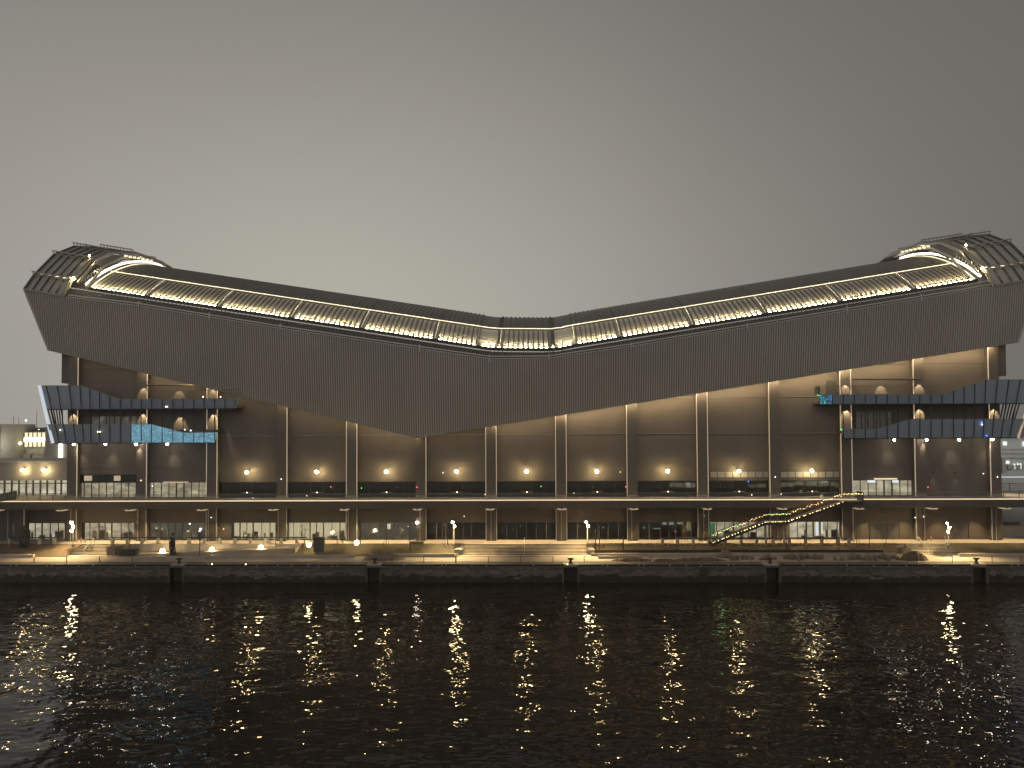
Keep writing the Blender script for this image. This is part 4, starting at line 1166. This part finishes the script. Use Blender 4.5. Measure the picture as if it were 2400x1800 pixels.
# ---- street lamps
def street_lamp(px, pbase, ptop, label, hd=1):
    p = G(px, pbase, G1 if pbase < 1290 else G0); d = p.y
    zt = U(px, ptop, d).z
    t = thing('street_lamp', p, label, 'street lamp', 'tall lit street lamps on the promenade')
    MB().tube(p, (p.x, p.y, zt), .085, 8, .06).build('pole', M['palemetal'], t)
    MB().tube(p, p+Vector((0, 0, .3)), .16, 8).build('base', M['darkmetal'], t)
    for k, dz in enumerate((0, -0.7, -1.35)):
        if hd == 1 and k == 2: continue
        hx = (-.22, .12, -.12)[k]
        h = MB().box(p.x+hx-.22, p.x+hx+.22, p.y-.34, p.y+.1, zt+dz-.02, zt+dz+.1).build('lamp_head', M['darkmetal'], t)
        MB().ball((p.x+hx, p.y-.22, zt+dz-.16), .17 if hd != 3 else .22, 8, 6).build('lens', M['street'], h, smooth=True)
    lamp('SPOT', 'street_lamp_glow', (p.x, p.y-.5, zt-.2), 6000 if hd == 3 else 5600, (1.0, .74, .38), .15, (0, -.25, -1), 128, .5)
    return t
street_lamp(171, 1281, 1222, 'brightest street lamp, standing above the left steps', 3)
street_lamp(1064, 1280, 1221, 'street lamp left of the wide steps, in front of dark shop glass', 1)
street_lamp(1377, 1280, 1221, 'street lamp at the right edge of the wide steps', 1)
street_lamp(2223, 1284, 1224, 'street lamp with stacked heads right of the service steps', 2)
# ---- globe lamps on the ramp
gl0 = None
labs = ['globe flood lamp nearest the left steps, lowest on the ramp', 'second globe flood lamp up the ramp, below the dim shop', 'third globe flood lamp, in the middle of the ramp below the draped shop', 'globe flood lamp just left of the dark cabinet', 'globe flood lamp just right of the dark cabinet, top of the ramp']
for k, (px, py, gy) in enumerate(((381, 1292, 1303), (497, 1288, 1298), (611, 1283, 1294), (724, 1277, 1290), (836, 1272, 1285))):
    zt = rampz(XU(px, -7, 1295)) if px < 700 else G1-.15
    pt = U(px, py, -7.2)
    loc = Vector((pt.x, -7.2, zt))
    t = thing('flood_lamp', loc, labs[k], 'lamp', 'row of globe flood lamps on the ramp')
    MB().tube(loc, (pt.x, -7.2, pt.z-.2), .07, 6).build('stem', M['darkmetal'], t)
    MB().ball((pt.x, -7.2, pt.z), .36, 12, 8).build('globe', M['globe_big'], t, smooth=True)
    MB().tube((pt.x, -7.2, pt.z-.36), (pt.x, -7.2, pt.z-.28), .2, 8).build('collar', M['darkmetal'], t)
p = G(977, 1264, G1); pp = U(977, 1225, -1.5)
MB().ball(pp, .2, 8, 6).build('small_light', M['soffit'], stad)

# ---- dark posts
posts = [(304, 1306, 1242, 'thin dark post beside the black planter', 6), (468, 1306, 1243, 'thin dark post between the first two globe lamps', 6), (646, 1296, 1232, 'thin dark post left of the draped shop', 6),
         (961, 1291, 1228, 'thin dark post before the dim shop left of the wide steps', 6), (1049, 1295, 1263, 'short dark post left of the wide steps', 6),
         (1396, 1293, 1244, 'shorter dark post of the pair right of the wide steps', 6), (1405, 1300, 1236, 'taller dark post of the pair right of the wide steps', 6), (1461, 1301, 1262, 'dark post standing in the bed before the red counter shop', 6),
         (1843, 1301, 1240, 'dark post in front of the staircase landing', 6), (2038, 1286, 1230, 'dark post with small side arm at the wide service door', 6)]
for px, pb_, pt_, lab, _ in posts:
    z = G0 if pb_ > 1294 else (G0+G1)/2
    p = G(px, pb_, z); zt = U(px, pt_, p.y).z
    t = thing('post', p, lab, 'post', 'thin dark posts along the promenade')
    MB().tube(p, (p.x, p.y, zt), .07, 6).build('shaft', M['black'], t)
    MB().box(p.x-.1, p.x+(.1 if px != 2038 else .1), p.y-.1, p.y+.1, zt, zt+.1).build('cap', M['darkmetal'], t)
    if px == 2038: MB().box(p.x-.5, p.x, p.y-.06, p.y+.06, zt+.1, zt+.2).build('arm', M['haze_white'], t)
    if px == 468: MB().ball((p.x, p.y-.12, zt-.1), .12, 6, 4).build('lens', M['whitedot'], t)

# ---- dark tall sculptures (bundled dark forms on a drum)
for (px, pb_, pt_, w, lab) in ((57, 1293, 1232, 1.0, 'tall dark bundled sculpture on a drum before the leftmost shop'), (404, 1300, 1246, .62, 'slimmer dark tall sculpture standing on the ramp near the first globe lamp')):
    z = G0+.2; p = G(px, pb_, z); zt = U(px, pt_, p.y).z; H = zt-p.z
    t = thing('sculpture', p, lab, 'sculpture')
    MB().tube(p, p+Vector((0, 0, H*.25)), .62*w+.1, 12, .7*w+.1).build('drum', M['black'], t)
    body = MB()
    for k in range(10):
        a = k*2.4; r = (.32+.12*rnd.random())*w
        body.ball((p.x+.28*w*math.cos(a), p.y+.28*w*math.sin(a), p.z+H*(.32+.04*k)), r*1.25*(1.15-.05*k), 8, 6, 1.5, .35)
    body.ball((p.x, p.y, zt-.45), .38*w, 8, 6, 1.4, .2)
    body.build('body', M['timber'], t)
    for s in (-1, 1):
        MB().tube((p.x+s*.55*w, p.y-.2, p.z+H*.25), (p.x+s*.75*w, p.y-.2, p.z+H*.62), .1*w+.03, 6, .06).build('arm', M['timber'], t)
# dark cabinet
p = G(748, 1294, G0+.6)
t = thing('cabinet', p, 'tall dark cabinet standing between the last two globe lamps', 'cabinet')
MB().box(p.x-.82, p.x+.82, p.y-.4, p.y+.4, p.z, p.z+2.35).build('body', M['darkmetal'], t)
MB().box(p.x-.88, p.x+.88, p.y-.46, p.y+.46, p.z+2.35, p.z+2.45).build('lid', M['black'], t)
MB().box(p.x-.015, p.x+.015, p.y-.42, p.y-.402, p.z+.1, p.z+2.25).build('door_gap', M['black'], t)
# low stone seat block
p = G(978, 1279, G1-.4)
MB().prism([(p.x-1.1, p.z), (p.x+1.1, p.z), (p.x+1.05, p.z+.75), (p.x-1.0, p.z+.8)], p.y-.5, p.y+.5).build('stone_block', M['rock'], org=p, label='dark oblong stone block on the bank left of the wide steps', category='stone block')

# ---- rubble heaps
def heap(px, py, w, h, d, label, m='soil', z=G0):
    p = G(px, py, z); mb = MB(); nx_, ny = 16, 8
    for j in range(ny+1):
        for i in range(nx_+1):
            u, v = i/nx_*2-1, j/ny*2-1; r = max(0, 1-u*u-v*v*.9)
            zz = h*r**.7*(0.75+.5*rnd.random()) if r > 0 else -.02
            mb.v.append((p.x+u*w, p.y+v*d, z+zz))
    for j in range(ny):
        for i in range(nx_):
            a = j*(nx_+1)+i; mb.f.append((a, a+1, a+nx_+2, a+nx_+1))
    mb.build('soil_heap', M[m], org=p, label=label, category='heap')
heap(900, 1311, 3.4, 1.0, 1.3, 'dark jagged rubble heap beside the railing left of the wide steps', 'rock')
heap(405, 1306, 1.9, .35, .7, 'small dark soil heap below the slim sculpture')
heap(985, 1290, 3.6, .75, 1.0, 'rounded brown soil heap behind the pale low wall', 'soil', G0+.35)
heap(1052, 1290, 2.2, .95, 1.0, 'brown stone-topped heap at the left side of the wide steps', 'rock', G0+.35)
heap(2142, 1312, 2.2, 1.15, 1.0, 'dark pointed soil heap at the end of the boulder row', 'soil')
heap(1480, 1314, 3.2, .45, .8, 'low dark soil heap before the pale slab', 'soil')
heap(1640, 1314, 4.2, .5, .8, 'low long soil heap left of the boulder row', 'soil')
heap(1560, 1315, 2.0, .35, .6, 'smallest soil heap by the railing', 'soil')
heap(1700, 1306, 1.3, 1.1, .8, 'tallest pile of rubble with a bent hoop at the start of the boulder row', 'rock')
heap(30, 1296, 4.5, .7, 1.2, 'broad brown soil heap at the far left end', 'soil', G0+.25)
# boulders
k = 0
bpx = [1717, 1727, 1741, 1752, 1764, 1783, 1793, 1801, 1817, 1842, 1855, 1863, 1872, 1881, 1893, 1911, 1925, 1957, 1973, 1990, 2000, 2012, 2024, 2037, 2051, 2062, 2070, 2082, 2094, 2104]
ORD = ['first', 'second', 'third', 'fourth', 'fifth', 'sixth', 'seventh', 'eighth', 'ninth', 'tenth', 'eleventh', 'twelfth', 'thirteenth', 'fourteenth', 'fifteenth',
       'sixteenth', 'seventeenth', 'eighteenth', 'nineteenth', 'twentieth']
for k, px in enumerate(bpx):
    p = G(px, 1309+5*rnd.random(), G0); r = .26+.3*rnd.random()
    mb = MB(); sz = .7+.6*rnd.random(); mb.ball((p.x, p.y, G0+r*sz*.8), r, 7, 5, sz, .55)
    size = 'small' if r < .36 else ('large' if r > .47 else 'middling'); shape = 'squat' if sz < .9 else ('tall' if sz > 1.1 else 'rounded')
    where = f'{ORD[k]} from the left in the quay rubble row' if k < 15 else f'{ORD[len(bpx)-1-k]} from the right in the quay rubble row'
    mb.build('boulder', M['rock'], org=p, label=f'{size} {shape} brown boulder, {where}', category='boulder', group='boulders lined up on the right part of the quay')

# ---- young trees and shrubs
def sapling(px, py, h, label, leaves=60, spread=.55, z=None):
    z = G0+.9 if z is None else z
    p = G(px, py, z)
    t = thing('young_tree', p, label, 'tree', 'young trees planted along the promenade')
    trunk = MB().tube(p, p+Vector((.04, 0, h*.55)), .05, 6, .035).tube(p+Vector((.04, 0, h*.55)), p+Vector((0, 0, h)), .035, 5, .012)
    tips = []
    for k in range(9):
        a = k*2.4; zb = h*(.35+.06*k); e = p+Vector((spread*math.cos(a), spread*math.sin(a), zb+h*.22))
        trunk.tube(p+Vector((.02, 0, zb)), e, .02, 4, .008); tips.append(e)
    trunk.build('trunk', M['bark'], t)
    cr_ = MB()
    for k in range(leaves):
        e = rnd.choice(tips)+Vector((rnd.gauss(0, .16), rnd.gauss(0, .16), rnd.gauss(0, .22)))
        a = Vector((rnd.uniform(-1, 1), rnd.uniform(-1, 1), rnd.uniform(-1, 1))).normalized()*.09; b = a.orthogonal().normalized()*.05
        cr_.quad(e-a, e+b, e+a, e-b)
    cr_.build('crown', M['leaf'], t)
    for s in (-1, 1): MB().tube(p+Vector((s*.45, 0, 0)), p+Vector((s*.45, 0, 1.1)), .035, 5).build('stake', M['bark'], t)
sapling(713, 1294, 4.4, 'slim young tree before the draped shop, left of the cabinet', 90)
sapling(790, 1290, 3.0, 'bushy young tree right of the dark cabinet', 120, .8)
sapling(905, 1284, 3.6, 'thin young tree on the bank before the dim shop', 50)
sapling(1605, 1276, 3.2, 'young tree left of the staircase foot', 70)
sapling(1645, 1276, 2.4, 'small bushy young tree at the staircase foot', 70)
sapling(2008, 1281, 3.6, 'leafy young tree right of the staircase and balustrade', 150, .6)
sapling(2077, 1288, 5.0, 'tallest bare young tree before the wide service door', 40, .8)
sapling(1044, 1284, 4.6, 'bare young tree beside the wide steps street lamp', 24, .5)
# shrubs in the raised bed: countless
sh = MB()
for k in range(2600):
    px = rnd.uniform(1390, 2110); x = XU(px, -5, 1278)
    if rnd.random() < .15: continue
    y = rnd.uniform(-5.6, -4.4); zz = G1-.35+rnd.random()*.45
    c = Vector((x, y, zz)); a = Vector((rnd.uniform(-1, 1), rnd.uniform(-1, 1), rnd.uniform(0, 1))).normalized()*.16; b = a.orthogonal().normalized()*.06
    sh.quad(c-a, c+b, c+a, c-b)
sh.build('ground_cover_plants', M['leaf'], kind='stuff', label='low leafy plants in the raised bed along the balustrade', category='plants')
# red and white barriers
for (a, b, y, lab) in ((180, 200, 1270, 'small red and white barrier rail above the left steps'), (2151, 2214, 1266, 'red barrier tape strung above the right-hand steps')):
    pa, pb2 = G(a, y+2, G1), G(b, y+2, G1)
    t = thing('barrier', (pa+pb2)/2, lab, 'barrier')
    MB().bar(pa+Vector((0, 0, .62)), pb2+Vector((0, 0, .62)), .06, .12).build('rail', M['red'], t)
    for q in (pa, (pa+pb2)/2, pb2): MB().box(q.x-.06, q.x+.06, q.y-.1, q.y+.1, G1, G1+.8).build('post', M['haze_white'], t)

# ------------------------------------------------------------------ neighbours: left
lb_ = thing('concourse_building', (XU(60, 6), 6, DECK), 'low glazed building on the terrace left of the stadium with two wall lamps', 'building')
x0, x1 = XU(-120, 6), XU(157, 6)
MB().box(x0, x1, 6, 20, ZU(80, 1126, 6), ZU(80, 1084, 6)).build('wall', M['farwall'], lb_)
MB().box(x0, x1+.1, 5.6, 20.2, ZU(80, 1084, 6), ZU(80, 1080, 6)).build('roof', M['haze_white'], lb_)
xs_ = [XU(p, 6) for p in (-120, -60, -20, 10, 27, 44, 61, 77, 94, 110, 129, 143, 157)]
for a, b in zip(xs_, xs_[1:]):
    w = MB().box(a+.1, b-.1, 6.3, 6.36, DECK, ZU(80, 1126, 6)).build('window', M['hall'], lb_)
    MB().box(a-.1, a+.1, 6.0, 6.4, DECK, ZU(80, 1126, 6)).build('frame', M['darkmetal'], w)
    MB().box(a, b, 6.05, 6.25, ZU(80, 1134, 6), ZU(80, 1132, 6)).build('transom', M['darkmetal'], w)
for px in (52, 102):
    p = U(px, 1102, 5.2); f = MB().box(p.x-.15, p.x+.15, 5.5, 5.99, p.z+.2, p.z+.35).build('wall_lamp', M['darkmetal'], lb_)
    MB().ball(p, .24, 8, 6).build('lamp_globe', M['globe'], f, smooth=True)
# terrace light there
lamp('SPOT', 'concourse_soffit_lamp', (XU(90, 1), 1.0, DECK+4.6), 600, WARM, .3, (0, -.1, -1), 130, .8)
lamp('SPOT', 'concourse_soffit_lamp', (XU(2380, 1), 1.0, DECK+5.0), 2600, (1, .8, .5), .3, (0, 0, -1), 120, .8)
# mesh fences on the terrace
def mesh_fence(pts, h, label, post=2.2):
    a, b = pts; t = thing('mesh_fence', (a+b)/2, label, 'fence')
    L = (b-a).length; d = (b-a)/L; n = max(1, int(L/post)); w = MB()
    MB().bar(a+Vector((0, 0, h)), b+Vector((0, 0, h)), .07, .07).build('rail', M['darkmetal'], t)
    for k in range(n+1):
        p = a+d*L*k/n; MB().box(p.x-.04, p.x+.04, p.y-.04, p.y+.04, p.z, p.z+h).build('post', M['darkmetal'], t)
    m_ = int(L/.16)
    for k in range(m_):
        p = a+d*L*k/m_; w.box(p.x-.012, p.x+.012, p.y-.012, p.y+.012, p.z, p.z+h)
    w.build('mesh_infill', M['midmetal'], t, kind='stuff')
mesh_fence((Vector((XU(38, -4), -4.2, DECK)), Vector((XU(156, -4), -4.2, DECK))), 1.25, 'fine mesh fence on the terrace edge left of the stadium')
mesh_fence((Vector((XU(2348, -4), -4.2, DECK)), Vector((XU(2460, -4), -4.2, DECK))), 1.2, 'fine mesh fence on the terrace edge right of the stadium')
mesh_fence((Vector((XU(2346, 8), 10, DECK)), Vector((XU(2460, 6), 4, DECK))), 1.5, 'dark slatted fence at the back of the terrace on the right')
rp = thing('ramp_parapet', (XU(10, -6), -5.5, DECK), 'dark slatted parapet of the terrace ramp at the far left', 'parapet')
a, b = U(-60, 1168, -7.5), U(38, 1150, -4.6)
MB().hull8([(a.x, a.y, a.z-1.2), (b.x, b.y, b.z-1.5), (b.x, b.y, b.z), (a.x, a.y, a.z)], [(a.x, a.y+.15, a.z-1.2), (b.x, b.y+.15, b.z-1.5), (b.x, b.y+.15, b.z), (a.x, a.y+.15, a.z)]).build('panel', M['darkmetal'], rp)
for k in range(22):
    p = a+(b-a)*k/22; MB().box(p.x-.04, p.x+.04, p.y-.08, p.y-.01, p.z-1.15, p.z).build('slat', M['midmetal'], rp)

# far buildings left
def fbox(px0, px1, py0, py1, Y, depth): 
    a, b = U(px0, py1, Y), U(px1, py0, Y); return (a.x, b.x, Y, Y+depth, a.z, b.z)
f1 = thing('far_building', (XU(60, 90), 90, G1), 'grey flat-roofed building in the distance with a lit glass box and masts', 'building')
MB().box(*fbox(4, 110, 1012, 1150, 90, 30)).build('wall', M['farwall'], f1)
MB().box(*fbox(7, 70, 1002, 1014, 92, 20)).build('roof_house', M['farwall'], f1)
MB().box(*fbox(70, 92, 1007, 1012.5, 93, 15)).build('roof_house', M['wall'], f1)
bx_ = fbox(57, 108, 1014, 1047, 86, 3.9); w = MB().box(*bx_).build('lit_glass_box', M['farwin'], f1)
for k in range(6):
    x = bx_[0]+(bx_[1]-bx_[0])*k/5; MB().box(x-.12, x+.12, 85.8, 85.95, bx_[4], bx_[5]).build('mullion', M['darkmetal'], w)
MB().box(bx_[0], bx_[1], 85.75, 85.9, (bx_[4]+bx_[5])/2-.6, (bx_[4]+bx_[5])/2+.6).build('tube_light', M['vertlight'], w)
for (a, b, c, d, m) in ((3, 24, 1025, 1031, 'farwin'), (25, 45, 1025, 1030, 'farwin'), (47, 52, 1027, 1038, 'farwin'), (6, 10, 1031, 1040, 'farwin'), (28, 33, 1032, 1038, 'whitepane'), (35, 40, 1032, 1038, 'whitepane')):
    MB().box(*fbox(a, b, c, d, 89.7, .2)).build('window', M[m], f1)
for px, py in ((3, 1040), (26, 1040), (38, 1040), (48, 1039)):
    MB().ball(U(px, py, 88), .45, 6, 4).build('lamp', M['warmdot'], f1)
for (a, b) in ((7, 24), (30, 46), (53, 70), (76, 103)):
    MB().box(*fbox(a, b, 1065, 1078, 88, 1.8)).build('roller_door', M['haze_white'], f1)
MB().box(*fbox(62, 103, 1052, 1064, 88.5, 1.4)).build('annex', M['haze_white'], f1)
for px, t_ in ((32, 975), (44, 978), (86, 962)):
    a, b = U(px, 1014, 95), U(px, t_, 95); MB().tube(a, b, .12, 5, .05).build('mast', M['midmetal'], f1)
for px, py in ((61, 985.5), (36, 997), (91, 1008)):
    MB().ball(U(px, py, 94), .28, 6, 4).build('beacon', M['whitedot'], f1)
f2 = thing('far_building', (XU(132, 60), 60, G1), 'pale rendered building with a bright vertical tube light behind the balconies', 'building')
MB().box(*fbox(104, 170, 1000, 1150, 60, 15)).build('wall', M['haze_white'], f2)
MB().box(*fbox(137, 144, 1037, 1079, 59.5, .4)).build('tube_light', M['vertlight'], f2)
f3 = thing('far_building', (XU(-20, 80), 80, G1), 'pale tall building cut off by the left edge of the view', 'building')
MB().box(*fbox(-90, 2, 994, 1150, 80, 15)).build('wall', M['haze_white'], f3)
for k in range(3):
    MB().box(*fbox(-80+25*k, -62+25*k, 1010, 1024, 79.7, .2)).build('window', M['darkmetal'], f3)
# far building right
f4 = thing('far_building', (XU(2380, 60), 60, G1), 'pale hazy white-lit hall in the distance right of the stadium', 'building')
MB().box(*fbox(2330, 2520, 1029, 1260, 60, 30)).build('wall', M['haze_white'], f4)
MB().box(*fbox(2330, 2520, 1026, 1030, 59, 32)).build('roof', M['farwall'], f4)
for (a, b, c, d, m) in ((2352, 2360, 1035, 1044, 'whitepane'), (2398, 2404, 1035, 1046, 'whitepane'), (2357, 2366, 1080, 1087, 'whitepane'), (2362, 2400, 1090, 1100, 'farwall'), (2349, 2358, 1075, 1106, 'farwall'),
                        (2377, 2380, 1087, 1100, 'whitepane'), (2385, 2388, 1086, 1090, 'whitepane'), (2392, 2394, 1086, 1100, 'whitepane')):
    MB().box(*fbox(a, b, c, d, 59.4, .3)).build('window', M[m], f4)
for y_ in (1052, 1062, 1072):
    MB().box(*fbox(2346, 2520, y_, y_+1.2, 59.2, .4)).build('cladding_rail', M['farwall'], f4)
MB().box(*fbox(2347, 2420, 1117, 1119.5, 40, .5)).build('blue_light_strip', M['whiteedge'], f4)
gate = thing('boundary_wall', (XU(2400, 2), 2, G1), 'plain grey boundary wall below the terrace at the right edge', 'wall')
MB().box(XU(2346, 2), XU(2500, 2), 2, 2.5, G1, ZU(2380, 1232, 2)).build('wall_face', M['farwall'], gate)
MB().box(XU(2346, 2), XU(2392, 2), 2.6, 4, ZU(2380, 1232, 3), ZU(2380, 1222, 3)).build('dark_shed', M['darkmetal'], gate)

for (px, Y, w_) in ((2480, 44, 3000),):
    p = U(px, 1032, Y); lamp('POINT', 'fill_lamp', p, w_, (0.92, 0.98, 1.0), .4)  # added fill that brightens the far hall, no fitting
p = U(30, 1040, 80); lamp('POINT', 'fill_lamp', p, 500, (1, .9, .7), .4)  # added fill for the far buildings on the left
# ------------------------------------------------------------------ thin misty air
HZ = MB().box(-500, 500, -140, 200, -3, 64)
hm = bpy.data.materials.new('thin night haze'); hm.use_nodes = True
t_ = hm.node_tree
for n_ in list(t_.nodes): t_.nodes.remove(n_)
o_ = t_.nodes.new('ShaderNodeOutputMaterial'); v_ = t_.nodes.new('ShaderNodeVolumePrincipled')
v_.inputs['Color'].default_value = (0.95, 0.93, 0.88, 1); v_.inputs['Density'].default_value = 0.00042; v_.inputs['Anisotropy'].default_value = 0.5
t_.links.new(v_.outputs[0], o_.inputs['Volume'])
HZ.build('haze', hm, kind='stuff')
